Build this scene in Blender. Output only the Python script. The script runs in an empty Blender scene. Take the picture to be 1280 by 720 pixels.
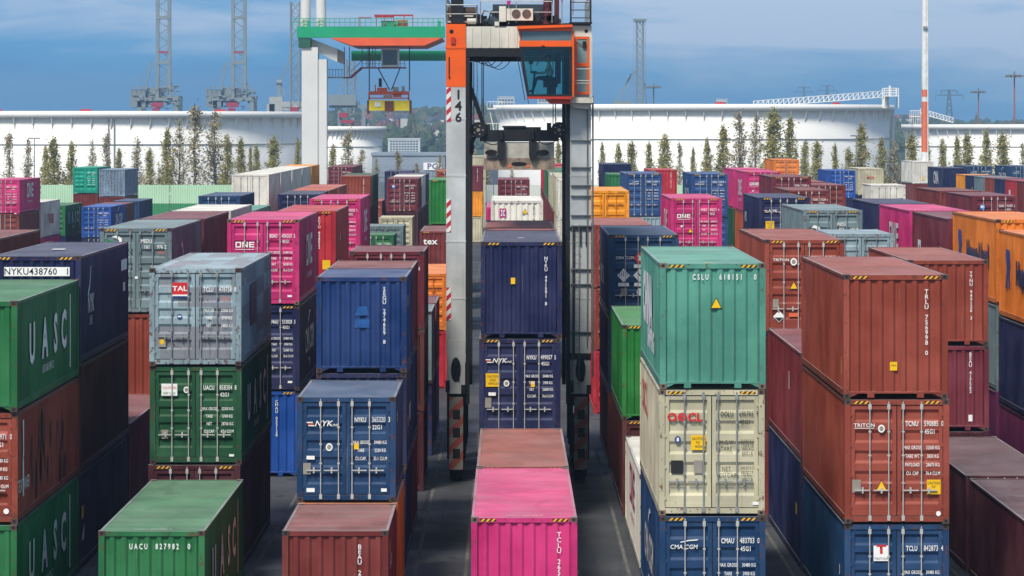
import bpy, bmesh, math, random
from mathutils import Vector, Matrix
R = math.radians
random.seed(7)
scene = bpy.context.scene
C = scene.collection

# ------------------------------------------------------------------ camera
EYE = 11.88                       # height of the viewpoint above the yard
cam_d = bpy.data.cameras.new('camera'); cam = bpy.data.objects.new('camera', cam_d); C.objects.link(cam)
cam.location = (0, 0, EYE); cam.rotation_euler = (R(90), 0, 0)
cam_d.sensor_width = 36; cam_d.lens = 36 * 4550 / 1280
cam_d.shift_x = 3 / 1280; cam_d.shift_y = -202 / 1280
cam_d.clip_start = 1; cam_d.clip_end = 30000
scene.camera = cam

# ------------------------------------------------------------------ sky
SUN_EL, SUN_AZ = 51, 202          # azimuth clockwise from +Y (the way we look)
w = bpy.data.worlds.new('World'); scene.world = w; w.use_nodes = True
nt = w.node_tree; nt.nodes.clear()
def N(nt, t, **k):
    n = nt.nodes.new(t)
    for a, v in k.items():
        setattr(n, a, v)
    return n
sky = N(nt, 'ShaderNodeTexSky', sky_type='NISHITA', sun_disc=False, sun_elevation=R(SUN_EL), sun_rotation=R(SUN_AZ), altitude=10, air_density=1.3, dust_density=1.5, ozone_density=2.5)
bg1 = N(nt, 'ShaderNodeBackground'); bg1.inputs[1].default_value = 0.085
nt.links.new(sky.outputs[0], bg1.inputs[0])
tc = N(nt, 'ShaderNodeTexCoord'); sep = N(nt, 'ShaderNodeSeparateXYZ'); nt.links.new(tc.outputs['Generated'], sep.inputs[0])
mp = N(nt, 'ShaderNodeMapping'); mp.inputs['Scale'].default_value = (9, 9, 62); mp.inputs['Rotation'].default_value = (0, R(-2.5), 0)
nt.links.new(tc.outputs['Generated'], mp.inputs[0])
n1 = N(nt, 'ShaderNodeTexNoise'); n1.inputs['Scale'].default_value = 1.0; n1.inputs['Detail'].default_value = 9; n1.inputs['Roughness'].default_value = .58; n1.inputs['Distortion'].default_value = .35
nt.links.new(mp.outputs[0], n1.inputs[0])
# more cloud with height over the horizon, and to the right
ma = N(nt, 'ShaderNodeMath', operation='MULTIPLY_ADD'); nt.links.new(sep.outputs['Z'], ma.inputs[0]); ma.inputs[1].default_value = 8.5; nt.links.new(n1.outputs[0], ma.inputs[2])
ma2 = N(nt, 'ShaderNodeMath', operation='MULTIPLY_ADD'); nt.links.new(sep.outputs['X'], ma2.inputs[0]); ma2.inputs[1].default_value = .75; nt.links.new(ma.outputs[0], ma2.inputs[2])
rp = N(nt, 'ShaderNodeValToRGB')
e = rp.color_ramp.elements; e[0].position = .44; e[0].color = (.02, .225, .52, 1); e[1].position = .84; e[1].color = (.48, .59, .76, 1)
m = e.new(.62); m.color = (.075, .32, .62, 1)
nt.links.new(ma2.outputs[0], rp.inputs[0])
bg2 = N(nt, 'ShaderNodeBackground'); bg2.inputs[1].default_value = 0.76
nt.links.new(rp.outputs[0], bg2.inputs[0])
mr = N(nt, 'ShaderNodeMapRange', interpolation_type='SMOOTHSTEP'); mr.inputs['From Min'].default_value = .045; mr.inputs['From Max'].default_value = .22
nt.links.new(sep.outputs['Z'], mr.inputs[0])
mx = N(nt, 'ShaderNodeMixShader'); nt.links.new(mr.outputs[0], mx.inputs[0]); nt.links.new(bg2.outputs[0], mx.inputs[1]); nt.links.new(bg1.outputs[0], mx.inputs[2])
wo = N(nt, 'ShaderNodeOutputWorld'); nt.links.new(mx.outputs[0], wo.inputs[0])

# ------------------------------------------------------------------ sun: veiled, high behind our left shoulder
sd = bpy.data.lights.new('sun', 'SUN'); so = bpy.data.objects.new('sun', sd); C.objects.link(so)
sd.energy = 2.9; sd.angle = R(14); sd.color = (1, .94, .84)
to_sun = Vector((math.sin(R(SUN_AZ)) * math.cos(R(SUN_EL)), math.cos(R(SUN_AZ)) * math.cos(R(SUN_EL)), math.sin(R(SUN_EL))))
so.rotation_euler = to_sun.to_track_quat('Z', 'Y').to_euler(); so.location = (-60, -60, 120)
scene.view_settings.view_transform = 'Standard'; scene.view_settings.look = 'None'
scene.view_settings.exposure = 0.56; scene.view_settings.gamma = 1
scene.render.engine = 'CYCLES'
scene.cycles.max_bounces = 6; scene.cycles.diffuse_bounces = 3; scene.cycles.glossy_bounces = 3; scene.cycles.transmission_bounces = 4
scene.cycles.volume_bounces = 0; scene.cycles.use_denoising = True

# ------------------------------------------------------------------ helpers
def lin(h):
    h = h.lstrip('#'); o = []
    for i in (0, 2, 4):
        c = int(h[i:i+2], 16) / 255
        o.append(c / 12.92 if c <= .04045 else ((c + .055) / 1.055) ** 2.4)
    return (*o, 1)
def link(nt, a, b): nt.links.new(a, b)
def plain(name, col, rough=.6, metal=0, var=.12, scale=2.0, bump=0, spec=.4):
    m = bpy.data.materials.new(name); m.use_nodes = True; nt = m.node_tree; b = nt.nodes['Principled BSDF']
    c = lin(col) if isinstance(col, str) else (*col, 1)
    tc = N(nt, 'ShaderNodeTexCoord'); n = N(nt, 'ShaderNodeTexNoise'); n.inputs['Scale'].default_value = scale; n.inputs['Detail'].default_value = 5
    link(nt, tc.outputs['Object'], n.inputs[0])
    mr = N(nt, 'ShaderNodeMapRange'); mr.inputs['From Min'].default_value = .3; mr.inputs['From Max'].default_value = .7; mr.inputs['To Min'].default_value = 1 - var; mr.inputs['To Max'].default_value = 1 + var
    link(nt, n.outputs[0], mr.inputs[0])
    mx = N(nt, 'ShaderNodeVectorMath', operation='SCALE'); mx.inputs[0].default_value = c[:3]; link(nt, mr.outputs[0], mx.inputs['Scale'])
    link(nt, mx.outputs[0], b.inputs['Base Color'])
    b.inputs['Roughness'].default_value = rough; b.inputs['Metallic'].default_value = metal; b.inputs['Specular IOR Level'].default_value = spec
    if bump:
        bp = N(nt, 'ShaderNodeBump'); bp.inputs['Strength'].default_value = bump; bp.inputs['Distance'].default_value = .02; link(nt, n.outputs[0], bp.inputs['Height']); link(nt, bp.outputs[0], b.inputs['Normal'])
    return m
def mixc(nt, fac, a, b, mode='MIX'):
    n = N(nt, 'ShaderNodeMix', data_type='RGBA', blend_type=mode)
    for sock, v in ((n.inputs[0], fac), (n.inputs[6], a), (n.inputs[7], b)):
        if hasattr(v, 'is_output'): link(nt, v, sock)
        else: sock.default_value = v
    return n.outputs[2]
def ramp(nt, src, a, b, lo=0, hi=1):
    mr = N(nt, 'ShaderNodeMapRange', interpolation_type='SMOOTHSTEP'); mr.inputs['From Min'].default_value = a; mr.inputs['From Max'].default_value = b
    mr.inputs['To Min'].default_value = lo; mr.inputs['To Max'].default_value = hi; link(nt, src, mr.inputs[0]); return mr.outputs[0]
PAINTS = {}
def paint(col, wear=.35, frame=False, patch=False, rough=.5):
    """weathered container paint: faded, streaked with grime, rust spots, dust on upward faces, strengthened to paint in light from above"""
    key = (col, wear, frame, patch)
    if key in PAINTS: return PAINTS[key]
    m = bpy.data.materials.new('container_paint'); m.use_nodes = True; nt = m.node_tree; b = nt.nodes['Principled BSDF']
    c = lin(col); tc = N(nt, 'ShaderNodeTexCoord'); oi = N(nt, 'ShaderNodeObjectInfo')
    off = N(nt, 'ShaderNodeVectorMath', operation='ADD'); link(nt, tc.outputs['Object'], off.inputs[0])
    sc = N(nt, 'ShaderNodeVectorMath', operation='SCALE'); sc.inputs[0].default_value = (37, 53, 71); link(nt, oi.outputs['Random'], sc.inputs['Scale']); link(nt, sc.outputs[0], off.inputs[1])
    P = off.outputs[0]
    def noise(scale, vec=(1, 1, 1), det=4, rg=.55):
        mpn = N(nt, 'ShaderNodeMapping'); mpn.inputs['Scale'].default_value = vec; link(nt, P, mpn.inputs[0])
        n = N(nt, 'ShaderNodeTexNoise'); n.inputs['Scale'].default_value = scale; n.inputs['Detail'].default_value = det; n.inputs['Roughness'].default_value = rg
        link(nt, mpn.outputs[0], n.inputs[0]); return n.outputs[0]
    base = c
    big = noise(.55); col1 = mixc(nt, ramp(nt, big, .35, .7), (c[0]*.78, c[1]*.78, c[2]*.79, 1), (min(1, c[0]*1.12+.018), min(1, c[1]*1.12+.018), min(1, c[2]*1.12+.018), 1))
    if patch:
        sn = N(nt, 'ShaderNodeVectorMath', operation='SNAP'); link(nt, tc.outputs['Object'], sn.inputs[0]); sn.inputs[1].default_value = (.47, 3.0, .52)
        wn = N(nt, 'ShaderNodeTexWhiteNoise'); link(nt, sn.outputs[0], wn.inputs[0]); g = mixc(nt, wn.outputs['Value'], lin('7a8288'), lin('76727c'))
        col1 = mixc(nt, ramp(nt, wn.outputs['Value'], .55, .56, 0, .75), col1, g)
    streak = noise(1.0, (7, 5, .35), 5); col2 = mixc(nt, ramp(nt, streak, .56, .82, 0, .6 * wear + .2), col1, lin('3a352f'))
    fine = noise(9, (1, 1, .6), 6, .7); thr = .70 - .11 * wear - (.05 if frame else 0)
    col3 = mixc(nt, ramp(nt, fine, thr, thr + .05, 0, .8), col2, lin('5e3626'))
    scr = noise(1.0, (26, 26, .55), 3, .5); col3 = mixc(nt, ramp(nt, scr, .70, .76, 0, .35), col3, lin('a8a49c'))       # thin vertical scratches
    run = noise(1.0, (11, 7, .22), 4, .6); col3 = mixc(nt, ramp(nt, run, .66, .74, 0, .22 + .4 * wear), col3, lin('54382a'))   # rust runs
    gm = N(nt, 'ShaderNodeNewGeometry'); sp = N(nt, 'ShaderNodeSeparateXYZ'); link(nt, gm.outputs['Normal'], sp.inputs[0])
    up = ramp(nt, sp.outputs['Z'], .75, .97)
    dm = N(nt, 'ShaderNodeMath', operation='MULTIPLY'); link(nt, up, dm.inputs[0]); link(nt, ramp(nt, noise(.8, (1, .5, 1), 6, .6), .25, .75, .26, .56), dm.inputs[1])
    col4 = mixc(nt, dm.outputs[0], col3, lin('bdbdbc'))  # settled dust, also paling the roofs as if lit from above
    pud = noise(.9, (1, .35, 1), 5, .6); pm = N(nt, 'ShaderNodeMath', operation='MULTIPLY'); link(nt, up, pm.inputs[0]); link(nt, ramp(nt, pud, .60, .66, 0, .38), pm.inputs[1])
    col4 = mixc(nt, pm.outputs[0], col4, lin('4a4440'))                                  # dried puddle marks on the roof
    link(nt, col4, b.inputs['Base Color'])
    b.inputs['Roughness'].default_value = rough; b.inputs['Specular IOR Level'].default_value = .22
    bp = N(nt, 'ShaderNodeBump'); bp.inputs['Strength'].default_value = .5; bp.inputs['Distance'].default_value = .03
    link(nt, noise(2.2, (1, 1, 1), 4), bp.inputs['Height']); link(nt, bp.outputs[0], b.inputs['Normal'])
    PAINTS[key] = m; return m

class MB:
    """collects shapes that belong to ONE mesh"""
    def __init__(s): s.v = []; s.f = []; s.mi = []; s.cur = 0; s.sm = []
    def add(s, vs, fs, smooth=False):
        o = len(s.v); s.v += [tuple(p) for p in vs]; s.f += [tuple(i + o for i in f) for f in fs]; s.mi += [s.cur] * len(fs); s.sm += [smooth] * len(fs); return s
    def box(s, x0, x1, y0, y1, z0, z1):
        return s.add([(x0,y0,z0),(x1,y0,z0),(x1,y1,z0),(x0,y1,z0),(x0,y0,z1),(x1,y0,z1),(x1,y1,z1),(x0,y1,z1)],
                     [(3,2,1,0),(4,5,6,7),(0,1,5,4),(1,2,6,5),(2,3,7,6),(3,0,4,7)])
    def tube(s, p, q, r, n=8, r2=None, caps=True):
        p, q = Vector(p), Vector(q); d = q - p
        if d.length < 1e-6: return s
        z = d.normalized(); a = z.orthogonal().normalized(); b = z.cross(a); r2 = r if r2 is None else r2
        vs = [p + (a*math.cos(t)+b*math.sin(t))*r for t in [2*math.pi*i/n for i in range(n)]] + [q + (a*math.cos(t)+b*math.sin(t))*r2 for t in [2*math.pi*i/n for i in range(n)]]
        fs = [(i, (i+1) % n, n+(i+1) % n, n+i) for i in range(n)]
        s.add(vs, fs, n > 5)
        if caps: s.add(vs, [tuple(range(n))[::-1], tuple(range(n, 2*n))])
        return s
    def bar(s, p, q, wx, wz=None):
        p, q = Vector(p), Vector(q); wz = wx if wz is None else wz; z = (q-p).normalized()
        up = Vector((0,0,1)) if abs(z.z) < .95 else Vector((0,1,0)); a = z.cross(up).normalized(); b = a.cross(z).normalized()
        vs = [e + a*sx*wx/2 + b*sz*wz/2 for e in (p, q) for sx, sz in ((-1,-1),(1,-1),(1,1),(-1,1))]
        return s.add(vs, [(3,2,1,0),(4,5,6,7),(0,1,5,4),(1,2,6,5),(2,3,7,6),(3,0,4,7)])
    def path(s, pts, r, n=6):
        for a, b in zip(pts, pts[1:]): s.tube(a, b, r, n)
        return s
    def prism(s, poly, axis, a0, a1):
        """poly of 2-D points (in the plane across axis) drawn out from a0 to a1"""
        n = len(poly)
        def P(u, v, a): return {'y': (u, a, v), 'x': (a, u, v), 'z': (u, v, a)}[axis]
        vs = [P(u, v, a0) for u, v in poly] + [P(u, v, a1) for u, v in poly]
        return s.add(vs, [tuple(range(n)), tuple(range(2*n-1, n-1, -1))] + [(i, n+i, n+(i+1) % n, (i+1) % n) for i in range(n)])
    def lathe(s, prof, n=32, cx=0, cy=0, smooth=True):
        vs = [(cx+r*math.cos(2*math.pi*i/n), cy+r*math.sin(2*math.pi*i/n), z) for r, z in prof for i in range(n)]
        fs = [(k*n+i, k*n+(i+1) % n, (k+1)*n+(i+1) % n, (k+1)*n+i) for k in range(len(prof)-1) for i in range(n)]
        return s.add(vs, fs, smooth)
    def mesh(s, name):
        me = bpy.data.meshes.new(name); me.from_pydata(s.v, [], s.f); me.polygons.foreach_set('material_index', s.mi); me.polygons.foreach_set('use_smooth', s.sm)
        me.update(); return me
    def build(s, name, mats, parent=None, loc=None, rot=None):
        return obj(name, s.mesh(name), mats, parent, loc, rot)
def obj(name, me, mats, parent=None, loc=None, rot=None):
    o = bpy.data.objects.new(name, me); C.objects.link(o); o.parent = parent
    if not isinstance(mats, (list, tuple)): mats = [mats]
    if len(me.materials) == 0:
        for _ in mats: me.materials.append(None)
    for i, m in enumerate(mats[:len(me.materials)]):
        o.material_slots[i].link = 'OBJECT'; o.material_slots[i].material = m
    if loc: o.location = loc
    if rot: o.rotation_euler = rot
    return o
def tag(o, label=None, cat=None, group=None, kind=None):
    if label: o['label'] = label
    if cat: o['category'] = cat
    if group: o['group'] = group
    if kind: o['kind'] = kind
    return o
def thing(name, label, cat, loc=(0,0,0), group=None, rz=0):
    o = bpy.data.objects.new(name, None); C.objects.link(o); o.location = loc; o.rotation_euler = (0, 0, rz)
    return tag(o, label, cat, group)
def copy_tree(o, parent=None):
    c = o.copy(); C.objects.link(c)
    if parent: c.parent = parent
    for ch in list(o.children): copy_tree(ch, c)
    return c

TXT = {}
def text_mesh(s, sx=.78, bold=.0, line=1.0, shear=0):
    key = (s, sx, bold, line, shear)
    if key in TXT: return TXT[key]
    cu = bpy.data.curves.new('lettering', 'FONT'); cu.body = s; cu.size = 1.39; cu.align_x = 'CENTER'; cu.offset = bold; cu.space_line = line; cu.shear = shear
    cu.resolution_u = 2; cu.space_character = 1.05
    t = bpy.data.objects.new('lettering', cu); C.objects.link(t)
    dg = bpy.context.evaluated_depsgraph_get(); me = bpy.data.meshes.new_from_object(t.evaluated_get(dg)); me.name = 'lettering'
    bpy.data.objects.remove(t); me.transform(Matrix.Diagonal((sx, 1, 1, 1))); me.materials.clear(); me.materials.append(None)
    TXT[key] = me; return me
def block_word():
    if 'block' in TXT: return TXT['block']
    mb = MB(); q = [((0,0),(1,.2)), ((0,.8),(1,1)), ((0,.2),(.22,.8)), ((.78,.2),(1,.8)),
        ((1.2,0),(1.42,1)), ((1.98,0),(2.2,1)), ((2.42,0),(3.35,.2)), ((2.42,.4),(3.3,.6)), ((2.42,.8),(3.35,1)), ((2.42,.2),(2.64,.4)), ((2.42,.6),(2.64,.8))]
    for (a, b), (c, d) in q: mb.add([(a-1.67,b,0),(c-1.67,b,0),(c-1.67,d,0),(a-1.67,d,0)], [(0,1,2,3)])
    mb.add([(1.42-1.67,1,0),(1.42-1.67,.68,0),(1.98-1.67,0,0),(1.98-1.67,.32,0)], [(0,1,2,3)])
    TXT['block'] = mb.mesh('lettering'); TXT['block'].materials.append(None); return TXT['block']
M = {}
M['white_ink'] = plain('white_lettering', 'e8e8e4', .6, var=.06, scale=6)
M['black_ink'] = plain('black_lettering', '1c1c1e', .6)
M['red_ink'] = plain('red_lettering', 'c8202a', .55)
M['blue_ink'] = plain('blue_lettering', '223a86', .55)
M['yellow'] = plain('yellow_label', 'e8b800', .5, var=.06)
M['orange_ink'] = plain('orange_lettering', 'd8643a', .6)
M['magenta_ink'] = plain('magenta_lettering', 'b02070', .55)
M['green_ink'] = plain('green_lettering', '1d7a4a', .55)
M['cream_ink'] = plain('cream_lettering', 'bdb79a', .6)
M['navy_ink'] = plain('navy_lettering', '232652', .6)
M['bright_ink'] = plain('bright_blue_lettering', '2f7fc8', .55)
M['segu_ghost'] = plain('painted_over_patch', '184f8c', .6, var=.35, scale=4)
M['scrape'] = plain('bare_scraped_steel', '49302a', .85, var=.5, scale=3)
M['grey_label'] = plain('grey_label', '8c867c', .6)
M['steel'] = plain('galvanised_steel', '8f9494', .45, .3, .2, 5)
M['white_bar'] = plain('white_locking_bar', 'aeada8', .5, 0, .12, 5)
M['dark_metal'] = plain('dark_metal', '1d1e21', .5, .2, .3, 3)
M['rubber'] = plain('rubber', '101012', .85, 0, .2, 6)
M['door_seal'] = plain('door_seal', '16161a', .8)
def stripes(name, a, b, freq, ang=-1, sxz=True):
    m = bpy.data.materials.new(name); m.use_nodes = True; nt = m.node_tree; bs = nt.nodes['Principled BSDF']
    tc = N(nt, 'ShaderNodeTexCoord'); sp = N(nt, 'ShaderNodeSeparateXYZ'); link(nt, tc.outputs['Object'], sp.inputs[0])
    s = N(nt, 'ShaderNodeMath', operation='MULTIPLY_ADD'); link(nt, sp.outputs['Z'], s.inputs[0]); s.inputs[1].default_value = ang; link(nt, sp.outputs['X'], s.inputs[2])
    f = N(nt, 'ShaderNodeMath', operation='MULTIPLY'); link(nt, s.outputs[0], f.inputs[0]); f.inputs[1].default_value = freq
    fr = N(nt, 'ShaderNodeMath', operation='FRACT'); link(nt, f.outputs[0], fr.inputs[0])
    g = N(nt, 'ShaderNodeMath', operation='GREATER_THAN'); link(nt, fr.outputs[0], g.inputs[0]); g.inputs[1].default_value = .5
    link(nt, mixc(nt, g.outputs[0], lin(a), lin(b)), bs.inputs['Base Color']); bs.inputs['Roughness'].default_value = .55
    return m
M['hazard'] = stripes('yellow_black_hazard_stripes', 'e0a81c', '141414', 8.5)
M['red_hazard'] = stripes('red_white_hazard_stripes', 'b3182e', 'd8d6d0', 2.9)
M['board_stripes'] = stripes('worn_red_white_board', '8c4436', '7c7970', 1.7)

# ------------------------------------------------------------------ ground
def ground_mat():
    m = bpy.data.materials.new('yard_asphalt'); m.use_nodes = True; nt = m.node_tree; b = nt.nodes['Principled BSDF']
    tc = N(nt, 'ShaderNodeTexCoord')
    def noise(s, d=5, vec=(1,1,1), r=.55):
        mp = N(nt, 'ShaderNodeMapping'); mp.inputs['Scale'].default_value = vec; link(nt, tc.outputs['Object'], mp.inputs[0])
        n = N(nt, 'ShaderNodeTexNoise'); n.inputs['Scale'].default_value = s; n.inputs['Detail'].default_value = d; n.inputs['Roughness'].default_value = r; link(nt, mp.outputs[0], n.inputs[0]); return n.outputs[0]
    c = mixc(nt, ramp(nt, noise(.11), .35, .65), lin('36393c'), lin('505255'))
    c = mixc(nt, ramp(nt, noise(.9, 6), .4, .75, 0, .6), c, lin('3d4045'))
    c = mixc(nt, ramp(nt, noise(1.2, 4, (1, .06, 1)), .55, .75, 0, .7), c, lin('2e3034'))      # tyre tracks along the lanes
    br = N(nt, 'ShaderNodeTexBrick'); br.offset = 0; br.inputs['Scale'].default_value = 1; br.inputs['Brick Width'].default_value = 500; br.inputs['Row Height'].default_value = 7.3; br.inputs['Mortar Size'].default_value = .03
    br.inputs['Color1'].default_value = (1,1,1,1); br.inputs['Color2'].default_value = (.72,.73,.74,1); br.inputs['Mortar'].default_value = (.4,.4,.4,1)
    link(nt, tc.outputs['Object'], br.inputs[0])
    c = mixc(nt, 1.0, c, br.outputs[0], 'MULTIPLY')
    c = mixc(nt, ramp(nt, noise(14, 3), .6, .72, 0, .3), c, lin('7c7e80'))
    c = mixc(nt, ramp(nt, noise(.45, 5, (1, .5, 1), .7), .60, .66, 0, .6), c, lin('1d1e20'))
    c = mixc(nt, ramp(nt, noise(3.2, 2, (1, .012, 1)), .62, .7, 0, .5), c, lin('222326'))
    link(nt, c, b.inputs['Base Color']); 
    link(nt, ramp(nt, noise(.3), .35, .7, .55, .9), b.inputs['Roughness'])
    return m
MB().add([(-1500,-60,0),(1500,-60,0),(1500,1180,0),(-1500,1180,0)], [(0,1,2,3)]).build('yard_ground', ground_mat())['kind'] = 'structure'
MB().add([(-2500,1180,-.3),(2500,1180,-.3),(2500,6000,-.3),(-2500,6000,-.3)], [(0,1,2,3)]).build('far_ground', plain('far_fields', '3f4a38', .9, scale=.01))['kind'] = 'structure'
def rowx(k): return .33 + 4.34 * k
line_m = plain('worn_line_paint', '5e5e5a', .85, var=.35, scale=1.2)
mb = MB()
for k in range(-11, 14):
    for sx in (-1, 1):
        x = rowx(k) + sx * 1.5
        y = 60
        while y < 400:                      # worn into lengths, as paint on a yard is
            L = random.uniform(4, 13); mb.add([(x-.05,y,.004),(x+.05,y,.004),(x+.05,y+L,.004),(x-.05,y+L,.004)], [(0,1,2,3)]); y += L
mb.build('lane_markings', line_m)['kind'] = 'structure'
# ------------------------------------------------------------------ shipping containers
CW = 1.219
HH = {'s': 2.591, 'h': 2.896}
ME = {}
def cached(key, fn):
    if key not in ME: ME[key] = fn()
    return ME[key]
def frame_mesh(L, H, cast=False, tun=False):
    mb = MB(); p = .16
    if cast:
        for sx in (-1, 1):
            for zz in (0, H - .12):
                for yy in (-.003, L - .175):
                    a = -CW - .002 if sx < 0 else CW - .16
                    mb.box(a, a + .162, yy, yy + .178, zz, zz + .12)
    for y0, y1 in ((0, p), (L - p, L)):
        for sx in (-1, 1):
            a, b = sx * CW, sx * (CW - p + .02)
            mb.box(min(a, b), max(a, b), y0, y1, .118, H - .118)
    for y0, y1 in ((.012, .12), (L - .12, L - .012)):
        mb.box(-CW + .14, CW - .14, y0, y1, H - .125, H - .012)      # header
        if tun and y0 < 1:
            mb.box(-CW + .14, CW - .14, y0, y1, .12, .165)
            for a, b in ((-.66, -.5), (.5, .66)): mb.box(a, b, y0, y1, .02, .12)
            for s_ in (-1, 1): mb.prism([(s_*(CW - .14), .02), (s_*(CW - .14), .12), (s_*(CW - .36), .12)], 'y', y0 + .01, y1 - .01)
        else: mb.box(-CW + .14, CW - .14, y0, y1, .045, .165)               # sill
    for sx in (-1, 1):
        for z0, z1, t in ((H - .085, H - .018, .07), (.05, .2, .06)):
            a, b = sx * (CW - .004), sx * (CW - t)
            mb.box(min(a, b), max(a, b), p, L - p, z0, z1)
    mb.box(-CW + .06, CW - .06, .2, L - .2, .14, .19)                  # floor
    return mb.mesh('frame')
def casting_mesh():
    mb = MB(); w_, l_, h_ = .162, .178, .118
    mb.box(0, w_, 0, .03, 0, h_); mb.box(0, .03, .03, l_, 0, h_); mb.box(.13, w_, .03, l_, 0, h_); mb.box(.03, .13, .15, l_, 0, h_); mb.box(.03, .13, .03, .15, .085, h_ - .002); mb.box(.03, .13, .03, .15, .002, .03)
    mb.cur = 1; mb.box(.05, .112, -.002, 0, .03, .09); mb.box(-.002, 0, .06, .12, .03, .09); mb.box(w_, w_+.002, .06, .12, .03, .09)
    return mb.mesh('corner_casting')
def roof_mesh(L, H):
    mb = MB(); z = H - .022; x = CW - .068; n = max(10, int(L / .28)); pts = []; y = .118; st = (L - .236) / n
    for i in range(n):
        y0 = .118 + i * st; pts += [(y0, z), (y0 + st * .42, z), (y0 + st * .5, z - .028), (y0 + st * .92, z - .028)]
    pts.append((L - .118, z)); vs = [(-x, a, b) for a, b in pts] + [(x, a, b) for a, b in pts]; m_ = len(pts)
    mb.add(vs, [(i, m_ + i, m_ + i + 1, i + 1) for i in range(m_ - 1)])
    return mb.mesh('roof')
def side_mesh(L, H, sx):
    mb = MB(); xo, xi = sx * (CW - .014), sx * (CW - .05); n = int(round((L - .3) / .278)); st = (L - .3) / n; pts = []
    for i in range(n):
        y0 = .15 + i * st; pts += [(y0, xo), (y0 + st * .27, xo), (y0 + st * .5, xi), (y0 + st * .77, xi)]
    pts.append((L - .15, xo)); m_ = len(pts); vs = [(x, y, .19) for y, x in pts] + [(x, y, H - .08) for y, x in pts]
    fs = [(i, i + 1, m_ + i + 1, m_ + i) for i in range(m_ - 1)]
    if sx < 0: fs = [f[::-1] for f in fs]
    return mb.add(vs, fs).mesh('side_panel')
def end_mesh(L, H, back):
    mb = MB(); n = 8; x0 = -CW + .135; st = 2 * (CW - .135) / n; pts = []; s = 1 if not back else -1; yo, yi = (.03, .075) if not back else (L - .03, L - .075)
    for i in range(n):
        a = x0 + i * st; pts += [(a, yi), (a + st * .3, yi), (a + st * .5, yo), (a + st * .8, yo)]
    pts.append((x0 + n * st, yi)); m_ = len(pts)
    vs = [(x, y, .16) for x, y in pts] + [(x, y, H - .12) for x, y in pts]; fs = [(i, i + 1, m_ + i + 1, m_ + i) for i in range(m_ - 1)]
    if back: fs = [f[::-1] for f in fs]
    return mb.add(vs, fs).mesh('end_panel')
def door_mesh(H, sx, flat=False):
    mb = MB(); x0, x1 = .012, CW - .15; z0, z1 = .185, H - .145; yf = .035
    a, b = (x0, x1) if sx > 0 else (-x1, -x0)
    e = .09
    mb.box(a, a + e, yf, .09, z0, z1); mb.box(b - e, b, yf, .09, z0, z1); mb.box(a + e, b - e, yf, .09, z1 - e, z1); mb.box(a + e, b - e, yf, .09, z0, z0 + e)
    nb = 1 if flat else 5; zz = z0 + e; tot = z1 - z0 - 2 * e; st = tot / nb; pts = []
    for i in range(nb):
        q = zz + i * st; pts += [(.045, q), (.045, q + st * .36), (.09, q + st * .5), (.09, q + st * .84)]
    pts.append((.045, z1 - e)) if not flat else None
    if flat: pts = [(.05, zz), (.05, z1 - e)]
    m_ = len(pts); mb.add([(a + e, y, z) for y, z in pts] + [(b - e, y, z) for y, z in pts], [(i, m_ + i, m_ + i + 1, i + 1) for i in range(m_ - 1)])
    mb.cur = 1
    for x in ((x0 - .011, x0), (x1, x1 + .014)):
        p, q = (x if sx > 0 else (-x[1], -x[0])); mb.box(p, q, .042, .085, z0, z1)
    mb.box(a, b, .044, .085, z1, z1 + .014); mb.box(a, b, .044, .085, z0 - .014, z0)
    mb.cur = 0
    for f in (.08, .36, .64, .92):            # hinges
        z = z0 + (z1 - z0) * f; p, q = (x1 - .03, x1 + .075) if sx > 0 else (-x1 - .075, -x1 + .03)
        mb.box(p, q, .012, .034, z - .035, z + .035)
    return mb.mesh('door')
BARX = (-.63, -.19, .145, .575)
def bar_mesh(H, x):
    mb = MB(); mb.tube((x, -.008, .075), (x, -.008, H - .05), .015, 6)
    for z in (.13, H - .17): mb.box(x - .035, x + .035, -.026, .034, z - .06, z + .06)
    for z in (.95, H * .55, H - .75): mb.box(x - .032, x + .032, -.022, .034, z - .018, z + .018)
    return mb.mesh('locking_bar')
def handle_mesh(x, sx):
    mb = MB(); z = .78; mb.box(min(x, x + sx*.36), max(x, x + sx*.36), -.035, -.012, z - .014, z + .014); mb.box(x + sx*.17 - .02, x + sx*.17 + .02, -.03, .034, z - .07, z + .07)
    return mb.mesh('handle')
def hazard_mesh(H):
    return MB().box(0, .36, -.003, .0, 0, .062).mesh('hazard_stripe')
SH_HEX = {}
SIDE_ROT = {'F': (R(90), 0, 0), 'R': (R(90), 0, R(90)), 'L': (R(90), 0, R(-90)), 'T': (0, 0, 0)}
def face_loc(face, u, z, H, lift=0):
    if face == 'F': return (u, .016 - lift, z)
    if face == 'R': return (CW + .004 + lift, u, z)
    if face == 'L': return (-CW - .004 - lift, u, z)
    return (u, z, H + .004)
def put_text(par, H, face, s, u, z, size, ink='white_ink', sx=.78, vert=False, bold=.0, shear=0):
    body = '\n'.join(s) if vert else s
    if s == 'ONE': me = block_word(); size *= .95; sx = 1
    else: me = text_mesh(body, sx, bold, .8 if vert else 1.0, shear)
    o = obj('lettering', me, M[ink], par, face_loc(face, u, z, H, .009), SIDE_ROT[face]); o.scale = (size, size, size); return o
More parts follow.
